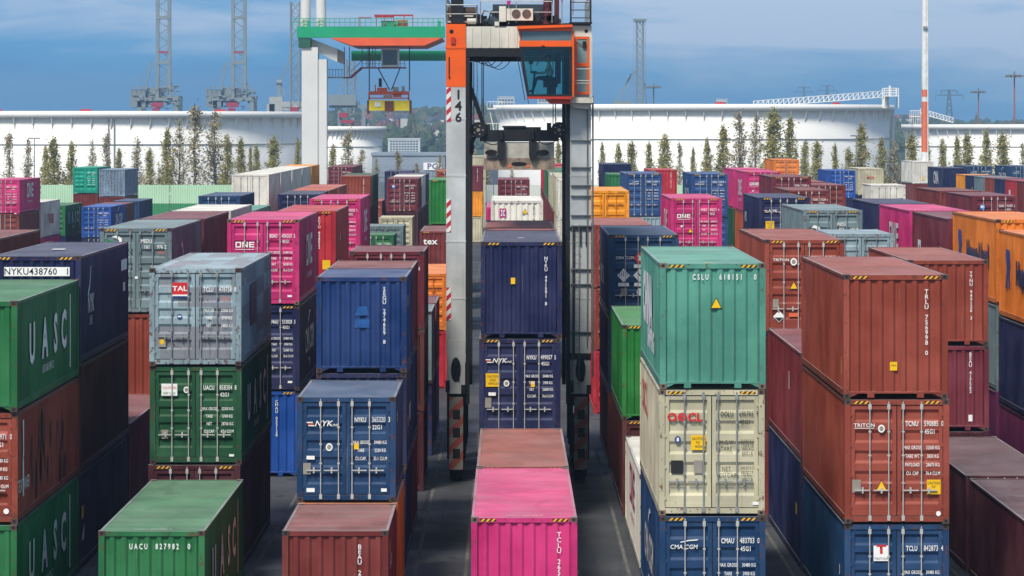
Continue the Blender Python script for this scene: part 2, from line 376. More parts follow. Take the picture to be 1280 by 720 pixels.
def put_plate(par, H, face, u, z, w_, h_, mat, name='label_plate', shape='box', lift=0):
    mb = MB()
    if shape == 'box': poly = [(-w_/2, -h_/2), (w_/2, -h_/2), (w_/2, h_/2), (-w_/2, h_/2)]
    elif shape == 'dia': poly = [(0, -h_/2), (w_/2, 0), (0, h_/2), (-w_/2, 0)]
    elif shape == 'tri': poly = [(-w_/2, -h_/2), (w_/2, -h_/2), (0, h_/2)]
    elif shape == 'disc': poly = [(w_/2*math.cos(t*math.pi/10), h_/2*math.sin(t*math.pi/10)) for t in range(20)]
    else: poly = shape
    mb.prism(poly, 'z', 0, .003)
    return mb.build(name, M[mat] if isinstance(mat, str) else mat, par, face_loc(face, u, z, H, lift), SIDE_ROT[face])
COLS = {  # paint colours of the boxes themselves
 'rust': ('8e3f2e', 'rust brown'), 'brown': ('722c27', 'oxide brown'), 'burg': ('6c2430', 'burgundy'), 'maroon': ('4a1f28', 'dark maroon'), 'darkbrown': ('532722', 'dark brown'),
 'navy': ('1c224b', 'navy blue'), 'blue': ('163b62', 'mid blue'), 'segu': ('12346a', 'royal blue'), 'bright': ('164a9a', 'bright blue'), 'steelblue': ('24497c', 'steel blue'),
 'pink': ('c22a6e', 'bright pink'), 'green': ('21693a', 'green'), 'bgreen': ('257832', 'bright green'), 'dgreen': ('1a5030', 'dark green'), 'teal': ('4f8f7c', 'turquoise'), 'emerald': ('109a80', 'emerald'),
 'cream': ('bdb79a', 'cream'), 'white': ('d8d4c8', 'white'), 'grey': ('8ba0a8', 'blue grey'), 'dgrey': ('6c7f83', 'slate grey'), 'red': ('b02430', 'red'), 'darkred': ('702026', 'dark red'),
 'orange': ('d9761c', 'orange'), 'amber': ('e8930f', 'amber orange'), 'purple': ('413556', 'dusky purple'), 'magenta': ('6c2050', 'plum'), 'salmon': ('b0584a', 'salmon red'), 'tank': ('7c93a6', 'rusty pale blue'), 'orust': ('b4522c', 'orange brown')}
BAREND = {'white', 'cream'}
GRP = 'shipping containers stacked in the yard'
DOORNAME = {'d': 'doors', 'p': 'ribbed end'}
def container(x, y, z, L, Hk, colk, front, label, lod, det=None, wear=.35, patch=False):
    H = HH[Hk]; hexc = COLS[colk][0]
    t = thing('shipping_container', label, 'container', (x, y, z), GRP)
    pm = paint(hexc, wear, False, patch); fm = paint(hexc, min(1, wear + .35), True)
    if lod == 2:      # far off or buried in the stack: shell and frame
        mb = MB()
        obj('frame', cached(('fr', L, H, lod > 0, front), lambda: frame_mesh(L, H, lod > 0, front == 'p' and lod == 0)), fm, t)
        for sx in (-1, 1): obj('side_panel', cached(('sd', L, H, sx), lambda: side_mesh(L, H, sx)), pm, t)
        obj('roof', cached(('rf', L, H), lambda: roof_mesh(L, H)), pm, t)
        obj('end_panel', cached(('en', L, H, True), lambda: end_mesh(L, H, True)), pm, t)
    else:
        obj('frame', cached(('fr', L, H, lod > 0, front), lambda: frame_mesh(L, H, lod > 0, front == 'p' and lod == 0)), fm, t)
        for sx in (-1, 1): obj('side_panel', cached(('sd', L, H, sx), lambda: side_mesh(L, H, sx)), pm, t)
        obj('roof', cached(('rf', L, H), lambda: roof_mesh(L, H)), pm, t)
        obj('end_panel', cached(('en', L, H, True), lambda: end_mesh(L, H, True)), pm, t)
    if lod == 0:
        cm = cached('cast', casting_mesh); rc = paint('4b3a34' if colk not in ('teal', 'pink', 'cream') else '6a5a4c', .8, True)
        for sx in (-1, 1):
            for zz in (0, H - .118):
                obj('corner_casting', cm, [rc, M['dark_metal']], t, (-CW - .002 if sx < 0 else CW + .002 - .162, -.003, zz))
                obj('corner_casting', cm, [rc, M['dark_metal']], t, (-CW - .002 if sx < 0 else CW + .002 - .162, L - .176, zz))
    else:
        pass
    if front == 'p':
        obj('end_panel', cached(('en', L, H, False), lambda: end_mesh(L, H, False)), pm, t)
    else:
        flat = colk in ('white',)
        for sx in (-1, 1):
            d = obj('door', cached(('dr', H, sx, flat), lambda: door_mesh(H, sx, flat)), [pm, M['door_seal']], t)
            if lod < 2:
                bm_ = M['white_bar'] if colk not in ('cream', 'grey', 'dgrey', 'amber', 'orange') else M['steel']
                if colk in ('amber', 'orange', 'emerald'): bm_ = pm
                for i in ((0, 1) if sx < 0 else (2, 3)):
                    obj('locking_bar', cached(('lb', H, i), lambda: bar_mesh(H, BARX[i])), bm_, d)
                    obj('handle', cached(('hd', i), lambda: handle_mesh(BARX[i], -1 if i in (0,) else (-1 if i == 1 else 1))), bm_, d)
            else:
                i = 0 if sx < 0 else 3
                def two():
                    mb = MB()
                    for q in ((0, 1) if sx < 0 else (2, 3)): mb.tube((BARX[q], -.008, .08), (BARX[q], -.008, H - .06), .022, 4)
                    return mb.mesh('locking_bars')
                obj('locking_bars', cached(('lb2', H, sx), two), M['white_bar'], d)
    if Hk == 'h' and lod < 2 and colk not in ('white',):
        hm = cached(('hz',), lambda: hazard_mesh(H))
        for a in (-CW + .21, CW - .57): obj('hazard_stripe', hm, M['hazard'], t, (a, .0095, H - .1))
    if det:
        for f in det: f(t, H, L)
    return t
# ---- marks on the boxes
def T(*a, **k): return lambda t, H, L: put_text(t, H, *a, **k)
def TT(face, s, u, fromtop, size, *a, **k): return lambda t, H, L: put_text(t, H, face, s, u, H - fromtop, size, *a, **k)
def PL(*a, **k): return lambda t, H, L: put_plate(t, H, *a, **k)
def PT(face, u, fromtop, *a, **k): return lambda t, H, L: put_plate(t, H, face, u, H - fromtop, *a, **k)
def code(prefix, num, chk, typ, ink='white_ink', rows=('MAX GROSS 30480 KG', 'TARE 3900 KG', 'NET 26580 KG', 'CU.CAP. 76.4 CU.M')):
    r = [TT('F', prefix, .35, .62, .12, ink, .62, bold=.022), TT('F', num, .80, .62, .13, ink, .6, bold=.006), TT('F', chk, 1.06, .62, .13, ink, .6, bold=.01), TT('F', typ, .77, .8, .11, ink, .72, bold=.012)]
    if rows:
        for i, s in enumerate(rows):
            a = s.split(' ')
            r.append(TT('F', ' '.join(a[:-2]) if len(a) > 3 else a[0], .36, 1.16 + i*.2, .085, ink, .62, bold=.012)); r.append(TT('F', ' '.join(a[-2:]), .84, 1.16 + i*.2, .085, ink, .62, bold=.012))
    return r
def vcode(s, u=.62, top=.4, size=.105, ink='white_ink'): return [TT('F', s, u, top, size*1.02, ink, 1.0, vert=True, bold=.012)]
def caution(u, ft, w_=.34, h_=.36, s="CAUTION\n9'6\"\nHIGH"):
    return [PT('F', u, ft, w_, h_, 'yellow', 'caution_label'), lambda t, H, L: put_text(t, H, 'F', s, u, H - ft + h_*.18, h_*.19, 'black_ink', .7)]
def plate(u, ft, w_=.17, h_=.24, m='grey_label'): return [PT('F', u, ft, w_, h_, m, 'data_plate')]
def seal(u, ft, d=.14): return [PT('F', u, ft, d, d*1.15, 'white_ink', 'round_seal', 'disc'), PT('F', u, ft, d*.62, d*.72, 'grey_label', 'round_seal', 'disc', lift=.004)]
def warn_tri(u, ft, s=.22): return [PT('F', u, ft, s*1.15, s*1.12, 'black_ink', 'warning_triangle', 'tri'), PT('F', u, ft+.003, s*.92, s*.9, 'yellow', 'warning_triangle', 'tri', lift=.004)]
def side_word(face, s, u, z, size, ink='white_ink', sx=1.0, bold=.02): return [T(face, s, u, z, size, ink, sx, bold=bold)]
def ONE_door(): return [TT('F', 'ONE', -.62, .95, .2, 'white_ink', 1.15, bold=.03), PT('F', -.62, 1.02, .62, .016, 'white_ink', 'underline')]
def ONE_side(face, ink='white_ink'): return [T(face, 'ONE', 6.1, 1.15, 1.15, ink, 1.35, bold=.045), T(face, 'OCEAN NETWORK EXPRESS', 6.1, .72, .2, ink, .8)]
def NYK_logo(u=-.63, ft=.72, k=1.0):
    return [TT('F', 'NYK', u+.06, ft, .14*k, 'white_ink', 1.05, bold=.02, shear=.3), TT('F', 'LINE', u+.34, ft, .06*k, 'white_ink', 1.0, bold=.01, shear=.3),
            PT('F', u-.27, ft-.09, .15, .025, 'white_ink', 'flag_mark'), PT('F', u-.25, ft-.05, .15, .025, 'orange_ink', 'flag_mark'), PT('F', u-.23, ft-.01, .15, .025, 'white_ink', 'flag_mark')]
def CMA_door(u=-.66, ft=.75): return [TT('F', 'CMA CGM', u, ft, .1, 'white_ink', .95, bold=.015, shear=.1), PT('F', u+.12, ft-.16, .3, .018, 'white_ink', 'arc_mark', [(-.2, -.02), (0, .02), (.18, .03), (.22, .06), (.0, .045), (-.2, .0)])]
def CMA_side(face): return [T(face, 'CMA CGM', 6.1, 1.05, .85, 'white_ink', .95, bold=.03), PL(face, 6.1, 2.1, 1.4, .1, 'white_ink', 'arc_mark', [(-.7, -.1), (0, .2), (.7, .3), (.1, .35), (-.6, .08)]), PL(face, 6.1, .65, 1.0, .1, 'white_ink', 'arc_mark', [(-.6, .1), (0, 0), (.6, -.25), (.0, .12)])]
def UASC_side(face, gap=1.9):
    r = [T(face, ch, u, 1.0, .95, 'white_ink', 1.15, bold=.05) for ch, u in zip('UASC', ((2.6, 5.0, 7.1, 8.8) if face == 'R' else (9.4, 7.2, 5.1, 3.2)))]
    return r + [PL(face, 10.2 if face == 'R' else 2.0, 1.33, .16, 1.9, 'white_ink', 'stroke_mark'), T(face, 'UNITED ARAB SHIPPING CO', 5.6, .6, .2, 'white_ink', .6)]
ROOFNO = lambda s, ink='white_ink': [lambda t, H, L: put_text(t, H, 'T', s, 0, .28, .1, ink, .9)]

sr = random.Random(8)
def scrape(u, z, w_, h_):
    pts = [(w_*sr.uniform(.3, .55)*math.cos(t*.7), h_*sr.uniform(.25, .55)*math.sin(t*.7)) for t in range(9)]
    return PL('R', u, z, w_, h_, 'scrape', 'scraped_patch', pts)
SCR = [scrape(sr.uniform(2.5, 9.0), sr.uniform(.5, 1.9), sr.uniform(.06, .4), sr.uniform(.3, 1.2)) for _ in range(22)]
D = {}
D['uacu'] = [TT('F', 'U A C U', -.30, .42, .13, 'white_ink', .62, bold=.025), TT('F', '8 2 7 9 8 2', .36, .42, .13, 'white_ink', .64, bold=.025), TT('F', '0', .86, .42, .13, 'white_ink', .7, bold=.025)] + UASC_side('R') + ROOFNO('UACU 827982 0')
D['tal'] = [PT('F', -.41, .56, .4, .36, 'red_ink', 'leasing_sign'), TT('F', 'TAL', -.41, .60, .13, 'white_ink', 1.2, bold=.03), PT('F', -.41, .72, .4, .04, 'white_ink', 'leasing_sign', lift=.003), PT('F', -.41, .765, .4, .03, 'blue_ink', 'leasing_sign')] \
    + code('TCLU', '478758', '8', '', rows=('MAX.GR 32500 KG', 'TARE 3700 KG', 'NET 28800 KG')) + [TT('F', '42G1', .82, .85, .09, 'orange_ink', .8), PT('F', -.42, 1.28, .14, .13, 'blue_ink', 'round_seal', 'disc'), PT('F', -.42, 1.28, .09, .04, 'white_ink', 'round_seal', lift=.004)] + [PT('F', -.88, 1.95, .2, .28, 'grey_label', 'data_plate'), PT('F', -.88, 1.95, .12, .14, 'yellow', 'data_plate', 'disc', lift=.004)] \
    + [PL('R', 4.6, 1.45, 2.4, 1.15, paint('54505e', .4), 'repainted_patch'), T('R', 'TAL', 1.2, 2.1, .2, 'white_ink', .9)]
D['uasc_door'] = [PT('F', -.70, .62, .42, .32, 'white_ink', 'shipping_notice'), TT('F', 'CAUTION', -.70, .60, .07, 'red_ink', .8), TT('F', 'KEEP CLEAR', -.70, .74, .06, 'green_ink', .7)] + seal(-.25, .62, .15) + code('UACU', '858304', '8', '42G1', rows=('MAX GROSS 32500 KG', 'TARE 3740 KG', 'NET 28760 KG', 'CU.CAP. 67.6 CU.M')) + plate(-.82, 1.8) + [PT('F', .95, 2.36, .13, .06, 'white_ink', 'small_label')] + UASC_side('R')
D['beau'] = vcode('BEAU 273514', .56, .42) + [PL('R', 1.0, 2.1, .25, .3, 'yellow', 'side_label'), T('R', 'BEACON', 1.5, 1.6, .3, 'white_ink', .8)]
D['nyk365'] = NYK_logo() + code('NYKU', '365320', '3', '22G1', rows=('MAX GROSS 30480 KG', 'TARE 2250 KG', 'CU.CAP. 33.1 CU.M')) + seal(-.42, 1.24, .17) + [PT('F', .25, 1.22, .12, .15, 'yellow', 'side_label')] + plate(-.97, 1.77, .19, .28) + [PT('F', -.88, 1.5, .2, .09, 'white_ink', 'small_label'), PT('F', -.88, 2.3, .2, .1, 'white_ink', 'small_label'), PT('F', .93, 2.3, .14, .08, 'white_ink', 'small_label')] + [T('R', 'NYK', 1.0, 1.9, .25, 'white_ink', .9)]
D['segu'] = vcode('SEGU 274659 8', .62, .38, .105) + [PT('F', .02, 1.1, .5, .5, 'segu_ghost', 'painted_out_sign', [(-.2, .05), (.2, .05), (.12, .3), (-.1, .3)]), PT('F', .02, 1.1, .5, .5, 'segu_ghost', 'painted_out_sign', [(-.2, -.28), (.2, -.28), (.2, -.05), (-.2, -.05)])] + [PL('R', 1.2, 1.9, .3, .3, 'yellow', 'side_label')]
D['nyktop'] = vcode('NYKU 491591 8', .74, .55, .1) + [PT('F', -.25, 1.18, .13, .19, 'yellow', 'side_label')] + [lambda t, H, L: put_plate(t, H, 'T', 0, 3.6, .22, .22, 'white_ink', 'roof_mark', 'disc')]
D['nyk499'] = NYK_logo(-.68, .72) + code('NYKU', '499057', '5', '45G1') + caution(-.81, 1.24, .42, .4, "CAUTION\nHIGH\nVEHICLE") + seal(-.40, 1.34, .17) + [PT('F', .39, 1.36, .12, .17, 'yellow', 'side_label'), PT('F', -.83, 1.66, .22, .1, 'white_ink', 'small_label')] + plate(-.95, 1.92, .19, .3)
D['pinkfront'] = vcode('TCLU 265246 9', .80, .45, .11) + ROOFNO('TCLU 265246 9')
D['cslu'] = [TT('F', 'C S L U', -.28, .38, .13, 'white_ink', .62, bold=.025), TT('F', '6 1 8 1 5 1', .42, .38, .13, 'white_ink', .64, bold=.025), TT('F', '0', .98, .38, .13, 'white_ink', .7, bold=.025)] + warn_tri(.08, .92, .24) + [T('L', 'CHINA', 7.2, 1.2, 1.15, 'white_ink', 1.1, bold=.09), T('L', 'SHIPPING', 5.0, .62, .5, 'white_ink', 1.3, bold=.06), T('L', 'CSLU', .9, 2.3, .14, 'white_ink'), lambda t, H, L: put_plate(t, H, 'T', -.1, .1, .2, .09, 'yellow', 'roof_mark')]
D['oocl'] = [TT('F', 'OOCL', -.62, .72, .19, 'red_ink', 1.05, bold=.05), PT('F', -.69, .625, .07, .08, 'red_ink', 'blossom_mark', 'disc', lift=.003)] + code('OOLU', '690705', '9', '45G1', 'black_ink', None) + \
    [TT('F', 'M.G.W.', .36, 1.27, .11, 'black_ink', .7), TT('F', 'TARE', .34, 1.42, .11, 'black_ink', .7), TT('F', 'NET', .34, 1.88, .11, 'black_ink', .7), TT('F', 'CU.CAP.', .38, 2.03, .11, 'black_ink', .7)] + \
    [TT('F', '%d KG\n%d LB\n' % a, .82, z, .075, 'black_ink', .7) for a, z in (((32500, 71650), 1.22), ((3880, 8550), 1.40), ((28620, 63100), 1.84), ((76, 2700), 2.0))] + caution(-.31, 1.22, .33, .34) + [PT('F', -.78, 1.15, .14, .16, 'blue_ink', 'round_seal', 'disc'), PT('F', -.78, 1.15, .05, .08, 'white_ink', 'round_seal', lift=.004), PT('F', -.8, 1.78, .28, .3, 'black_ink', 'data_plate'), PT('F', -.31, 1.78, .2, .3, 'grey_label', 'data_plate'), PT('F', 1.02, 2.62, .15, .07, 'white_ink', 'small_label')] + [T('L', 'OOCL', 8.6, 1.75, .8, 'red_ink', 1.0, bold=.03)]
D['cmau'] = CMA_door() + code('CMAU', '483703', '0', '45G1') + seal(-.3, 1.5, .18) + warn_tri(-.78, 1.55, .2) + CMA_side('L')
D['trlu'] = vcode('TRLU 756998 0', .72, .45, .105) + [PT('F', -.05, 2.14, .17, .2, 'yellow', 'side_label'), TT('F', 'HIGH', -.05, 2.14, .04, 'black_ink', .8), PL('L', .5, .75, .03, .4, 'yellow', 'side_label')]
D['tcnu'] = [TT('F', 'TRITON', -.76, .64, .085, 'white_ink', 1.1, bold=.015), PT('F', -.76, .67, .46, .013, 'white_ink', 'underline')] + seal(-.36, .68, .16) + code('TCNU', '590885', '0', '45G1', rows=('MAX GROSS 32500 KG', 'TARE WT 3830 KG', 'PAYLOAD 28670 KG', 'CU. CAP 76.4 CU.M')) + warn_tri(-.36, 2.0, .24) + caution(.86, 2.04, .32, .34) + plate(-.94, 2.02, .2, .3) + [PT('F', .97, 2.66, .11, .12, 'white_ink', 'small_label', 'disc')]
D['tclu2'] = [PT('F', -.36, .68, .36, .36, 'white_ink', 'leasing_sign'), TT('F', 'T', -.36, .68, .2, 'red_ink', 1.3, bold=.05), TT('F', 'TRITON', -.36, .83, .055, 'black_ink', 1.2)] + code('TCLU', '842873', '4', '', rows=('MAX GROSS 30480 KG', 'TARE 2200 KG', 'NET 28280 KG')) + [PL('L', 1.2, 1.4, .06, .25, 'white_ink', 'small_label')]
D['ttnu'] = vcode('TTNU 949126 3', .70, .45, .1)
D['bea2'] = vcode('BEAU 417562', .66, .3, .1) + [PT('F', .66, 2.2, .12, .2, 'white_ink', 'small_label')]
D['medu'] = [PT('F', -.73, .52, .55, .6, 'white_ink', 'swirl_mark', [(-.1, .22), (.08, .28), (.25, .18), (.27, -.05), (.18, -.26), (.1, -.26), (.18, -.05), (.15, .12), (.02, .2)]), PT('F', -.75, .56, .5, .4, 'green_ink', 'swirl_mark', [(-.3, .2), (-.1, .14), (.1, .05), (.18, -.25), (.02, -.26), (-.05, -.1), (-.22, .06)]), PT('F', -.72, .7, .4, .2, 'red_ink', 'swirl_mark', [(-.18, 0), (-.05, -.03), (.0, -.14), (-.14, -.12)], lift=.003)] \
    + [TT('F', 'MEDU', .36, .5, .13, 'white_ink', .75, bold=.015), TT('F', '161', .38, .7, .13, 'white_ink', .75, bold=.015), TT('F', '976 2', .88, .7, .13, 'white_ink', .75, bold=.015), TT('F', '45G1', .88, .88, .11, 'orange_ink', .75)] + [TT('F', 'TARE 3900 KG\nNET 26580 KG', .8, 1.35, .09, 'white_ink', .7), PT('F', .02, 1.68, .09, .09, 'white_ink', 'small_label'), PL('R', 4.0, 1.7, .5, .5, 'white_ink', 'swirl_mark', [(-.5, .5), (.0, .65), (.5, .2), (.0, -.7), (.0, -.3), (.3, .1), (0, .4)])]
D['medu2'] = [PT('F', -.72, .9, .5, .5, 'white_ink', 'swirl_mark', [(-.05, .28), (.15, .2), (.28, 0), (.2, -.25), (0, -.3), (.1, -.15), (.12, .02), (0, .14), (-.16, .16)]), PT('F', -.78, .98, .2, .3, 'green_ink', 'swirl_mark', [(0, .16), (.1, -.1), (-.14, -.14), (-.06, 0)])] + [TT('F', 'MEDU', .36, .66, .13, 'white_ink', .75, bold=.015), TT('F', '827', .36, .86, .13, 'white_ink', .75, bold=.015), TT('F', '597 8', .88, .86, .13, 'white_ink', .75, bold=.015), TT('F', '45G1', .88, 1.06, .12, 'orange_ink', .7)] + [T('L', 'MSC', 6, .7, 1.1, 'white_ink', 1.3, bold=.03)]
D['nyk438'] = [PT('F', .05, .42, 1.75, .24, 'white_ink', 'number_board'), TT('F', 'NYKU438760   1', .05, .5, .18, 'black_ink', .95, bold=.01), lambda t, H, L: put_plate(t, H, 'T', 0, 5.2, .35, .6, 'white_ink', 'roof_mark')] + [T('R', 'NYK', 2.3, 1.3, .5, 'white_ink', 1.0, bold=.03), T('R', 'LINE', 2.3, .95, .25, 'white_ink', .9), PL('R', 1.8, 2.1, .9, .5, 'white_ink', 'flag_mark', [(-.2, -.3), (.2, -.05), (.55, .45), (.6, .45), (.3, -.15), (-.1, -.4)]), PL('R', 10.9, 2.25, 1.6, .32, 'white_ink', 'number_board'), PL('R', 10.9, 1.6, .6, .26, 'white_ink', 'small_label')]
D['uasc_r'] = UASC_side('R')
D['uasc_r2'] = UASC_side('R') + vcode('UACU 481220', -.9, .3, .1)
D['brn22'] = code('TGHU', '604971', '0', '42G1') + [T('R', 'TEXTAINER', 1.0, .7, .3, 'white_ink', .9), PL('R', .95, 1.45, .22, 1.7, 'white_ink', 'name_stripe', [(-.1, -.9), (.1, -.9), (.1, -.1), (.0, .0), (.12, .1), (.1, .9), (-.1, .9), (-.02, .2), (-.1, 0)]), PT('F', .95, 2.3, .13, .13, 'white_ink', 'small_label', 'disc')] + SCR
D['purp'] = [PL('R', .8, 1.5, .5, .35, 'yellow', 'side_label'), PL('R', .9, .95, .5, .35, 'white_ink', 'flag_mark', [(-.3, -.2), (.2, -.2), (.3, .2), (-.1, 0)])]
D['redlab'] = [PT('F', -.02, 2.0, .24, .3, 'yellow', 'side_label')] 
D['redfront'] = vcode('FCIU 848052', .55, .35, .105) + [PT('F', .84, 2.2, .32, .38, 'yellow', 'side_label'), T('R', 'SEACO', 4, 1.6, .3, 'white_ink', .5)]
D['redlow'] = [PT('F', .7, 2.0, .16, .22, 'yellow', 'side_label')]
D['one_dr'] = ONE_door() + code('BEAU', '406263', '5', '45G1') + [PT('F', .9, 2.6, .15, .07, 'white_ink', 'small_label')] + ONE_side('R')
D['one_dl'] = ONE_door() + code('NYKU', '406521', '4', '45G1') + warn_tri(-.3, 1.55, .2) + [PT('F', -.72, 1.35, .1, .1, 'white_ink', 'small_label', 'disc')] + ONE_side('L')
D['one_dlw'] = ONE_side('R')
D['one_whiteL'] = ONE_side('L', 'magenta_ink')
D['one_pinkL'] = ONE_side('L')
D['cma_r'] = code('CMAU', '533828', '5', '45G1') + CMA_side('R') + [PT('F', .9, 2.6, .15, .07, 'white_ink', 'small_label')]
D['blue_p'] = vcode('CMAU 053128', .45, .4, .1)
D['cma_d'] = CMA_door() + code('CMAU', '612044', '2', '42G1')
D['cma_dl'] = CMA_door() + code('CMAU', '559218', '7', '45G1') + CMA_side('L')
D['dg'] = [TT('F', 'CMA CGM', -.66, .85, .1, 'white_ink', .95, bold=.015, shear=.1)] + \
   [PT('F', -.14, .82, .42, .46, 'red_ink', 'danger_placard', 'dia'), PT('F', -.14, .82, .12, .2, 'white_ink', 'danger_placard', [(-.05, -.08), (.05, -.08), (.07, .02), (0, .1), (-.06, .02)], lift=.004), PT('F', -.14, 1.1, .4, .12, 'white_ink', 'small_label')] + \
   [PT('F', -.70, 1.42, .44, .48, 'white_ink', 'danger_placard', 'dia')] + [PT('F', -.83 + i*.065, 1.36, .02, .2, 'black_ink', 'danger_placard', lift=.004) for i in range(5)] + [PT('F', -.14, 1.42, .44, .48, 'white_ink', 'danger_placard', 'dia'), PT('F', -.15, 1.44, .2, .12, 'black_ink', 'danger_placard', [(-.1, .08), (-.04, .08), (0, 0), (.12, 0), (.12, .03), (.03, .03), (-.02, .1)], lift=.004)] + \
   [PT('F', -.70, 1.74, .38, .12, 'white_ink', 'small_label'), PT('F', -.14, 1.74, .38, .12, 'white_ink', 'small_label'), PT('F', -.14, 2.0, .2, .26, 'white_ink', 'round_seal', 'disc')] + plate(-.68, 2.0, .22, .26) + [T('L', 'CMA CGM', 8, .9, .7, 'white_ink', .9, bold=.02)]
D['tritd'] = [TT('F', 'TRITON', -.72, .66, .085, 'white_ink', 1.1, bold=.015)] + seal(-.33, .68, .2) + warn_tri(-.33, 1.4, .22) + plate(-.88, 1.95, .18, .26) + [PT('F', -.33, 2.3, .3, .12, 'orange_ink', 'small_label'), PT('F', -.78, 2.35, .36, .36, 'white_ink', 'danger_placard', 'dia'), PT('F', -.78, 2.41, .3, .16, 'black_ink', 'danger_placard', [(-.13, .03), (.13, .03), (0, -.1)], lift=.004)] + code('TCNU', '318846', '1', '45G1')
D['whitefront'] = [PT('F', -.66, .58, .3, .42, 'magenta_ink', 'square_sign'), PT('F', -.66, .58, .2, .28, 'white_ink', 'square_sign', [(-.1, -.14), (-.04, 0), (-.1, .14), (.1, .14), (.04, 0), (.1, -.14)], lift=.004), PT('F', -.66, .58, .05, .28, 'blue_ink', 'square_sign', lift=.006)] + warn_tri(.38, .5, .24) + vcode('TRIU 668112', .8, .3, .11, 'black_ink')
D['tex'] = [TT('F', 'tex', -.60, .75, .36, 'white_ink', 1.15, bold=.03)] + vcode('TEMU 83', .8, .4, .1)
D['hapag'] = [T('L', 'Hapag-Lloyd', 5.0, 1.25, .72, 'navy_ink', 1.15, bold=.08), PL('L', 10.0, 1.6, 1.5, 1.9, 'blue_ink', 'line_emblem', [(-.55, -.6), (-.2, -.62), (-.12, -.2), (.12, -.2), (.16, -.56), (.5, -.56), (.4, .0), (.55, .16), (.45, .66), (-.36, .7), (-.48, .4), (-.24, .08)])]
D['maer'] = [PL('L', 9.6, 1.3, 1.0, 1.0, 'white_ink', 'name_sign'), PL('L', 9.6, 1.3, .3, .6, 'dark_metal', 'name_sign', lift=.004)]
D['white_side'] = [T('R', 'NYK', 8.0, 1.2, .6, 'magenta_ink', .9, bold=.03)]
D['twone'] = [T('R', 'T WORK', 6.1, 1.05, .8, 'red_ink', .9, bold=.03), PL('R', 2.6, 1.5, .2, 1.2, 'blue_ink', 'stroke_mark')]
D['nyk_d'] = NYK_logo() + code('NYKU', '838216', '0', '45G1', rows=None) + caution(-.7, 1.35, .42, .4) + [PT('F', -.7, 1.72, .2, .09, 'white_ink', 'small_label'), PT('F', -.12, 1.4, .18, .14, 'bright_ink', 'round_seal', 'disc')] + plate(-.8, 2.0) + [T('L', 'NYK', 10, 1.5, .5, 'white_ink', 1, bold=.03)]
D['amber'] = [TT('F', 'HAPAG', -.7, .8, .1, 'black_ink', .8), TT('F', 'HLXU  817302', .55, .72, .1, 'black_ink', .8), TT('F', '45G1', .62, .9, .1, 'black_ink', .8)] + warn_tri(-.62, 1.7, .26)
D['bluebadge'] = [PT('F', -.68, .62, .28, .3, 'bright_ink', 'round_badge', 'disc'), PT('F', -.68, .6, .18, .1, 'white_ink', 'round_badge', lift=.004)] + code('CAXU', '915337', '2', '45G1') + [PT('F', -.68, 1.75, .2, .3, 'grey_label', 'data_plate')]
D['std'] = code('TGHU', '710284', '6', '45G1')
D['vstd'] = vcode('TGBU 554120', .7, .35, .11)
D['nyk_side'] = [T('R', 'NYK', 3.0, 1.1, .5, 'white_ink', 1.0, bold=.02), PL('R', 1.4, 1.2, .25, .3, 'yellow', 'side_label')]
D['redtext'] = [TT('F', 'MOL', .0, 1.0, .22, 'red_ink', 1.2, bold=.03)]
D['hap_s'] = [T('L', 'HAPAG', 3.0, .6, .7, 'navy_ink', .9, bold=.03)]
D['whl'] = [T('L', 'N', 3.0, .5, .9, 'blue_ink', 1.4, bold=.03)]
D['whs'] = [PL('L', 3.6, 1.2, .9, 1.2, 'white_ink', 'name_sign')]
D['scn'] = [T('L', 'CMA', 5, 1.0, 1.2, 'white_ink', 1.1, bold=.05)]
D['purplab'] = [PL('L', 4, 1.9, .1, .5, 'white_ink', 'small_label')]
D['yel'] = [PL('L', 1.5, 1.5, .4, .3, 'yellow', 'side_label')]
# ------------------------------------------------------------------ the stacks: (row, distance, length, boxes from the ground up, sideways offset)
# a box: paint, height, end towards us (d doors / p plain), optional marks, optional label of its own
S = []
def st(k, y, L, *boxes, x=None, n=None):
    S.append(dict(k=k, y=y, L={40: 12.192, 20: 6.058}[L], boxes=boxes, x=x))
def B(c, h='s', f='p', det=None, label=None, wear=.35, patch=False): return (c, h, f, det, label, wear, patch)
# row 0, between the legs of the carrier
st(0, 83.6, 40, B('pink', 'h', 'p', 'pinkfront', 'bright pink container alone on the ground, nearest in the middle lane'))
st(0, 96.1, 40, B('rust', 'h', 'p', None, 'rust brown container on the ground between the pink one and the navy stack'))
st(0, 109.2, 40, B('darkbrown'), B('navy', 'h', 'd', 'nyk499', 'navy container with doors and yellow caution label, below another navy box in the middle lane'), B('navy', 'h', 'p', 'nyktop', 'navy ribbed container with small yellow square topping the stack in the middle lane'))
st(0, 122.1, 40, B('darkbrown'), B('brown', 'h'), B('rust', 'h', 'p', None, 'pinkish brown container roof right behind the navy stack, under the carrier'))
st(0, 169.8, 40, B('navy', 'h'), B('green'), B('white', 'h', 'p', 'whitefront', 'off-white ribbed container with yellow triangle and magenta sign, under the carrier'))
st(0, 183.0, 40, B('blue', 's'), B('brown', 's'), B('pink', 's', 'd'), x=.06)
st(0, 279, 40, B('blue'), B('green'), B('burg', 's', 'd', 'std', 'small-looking burgundy container with doors behind the off-white one under the carrier'))
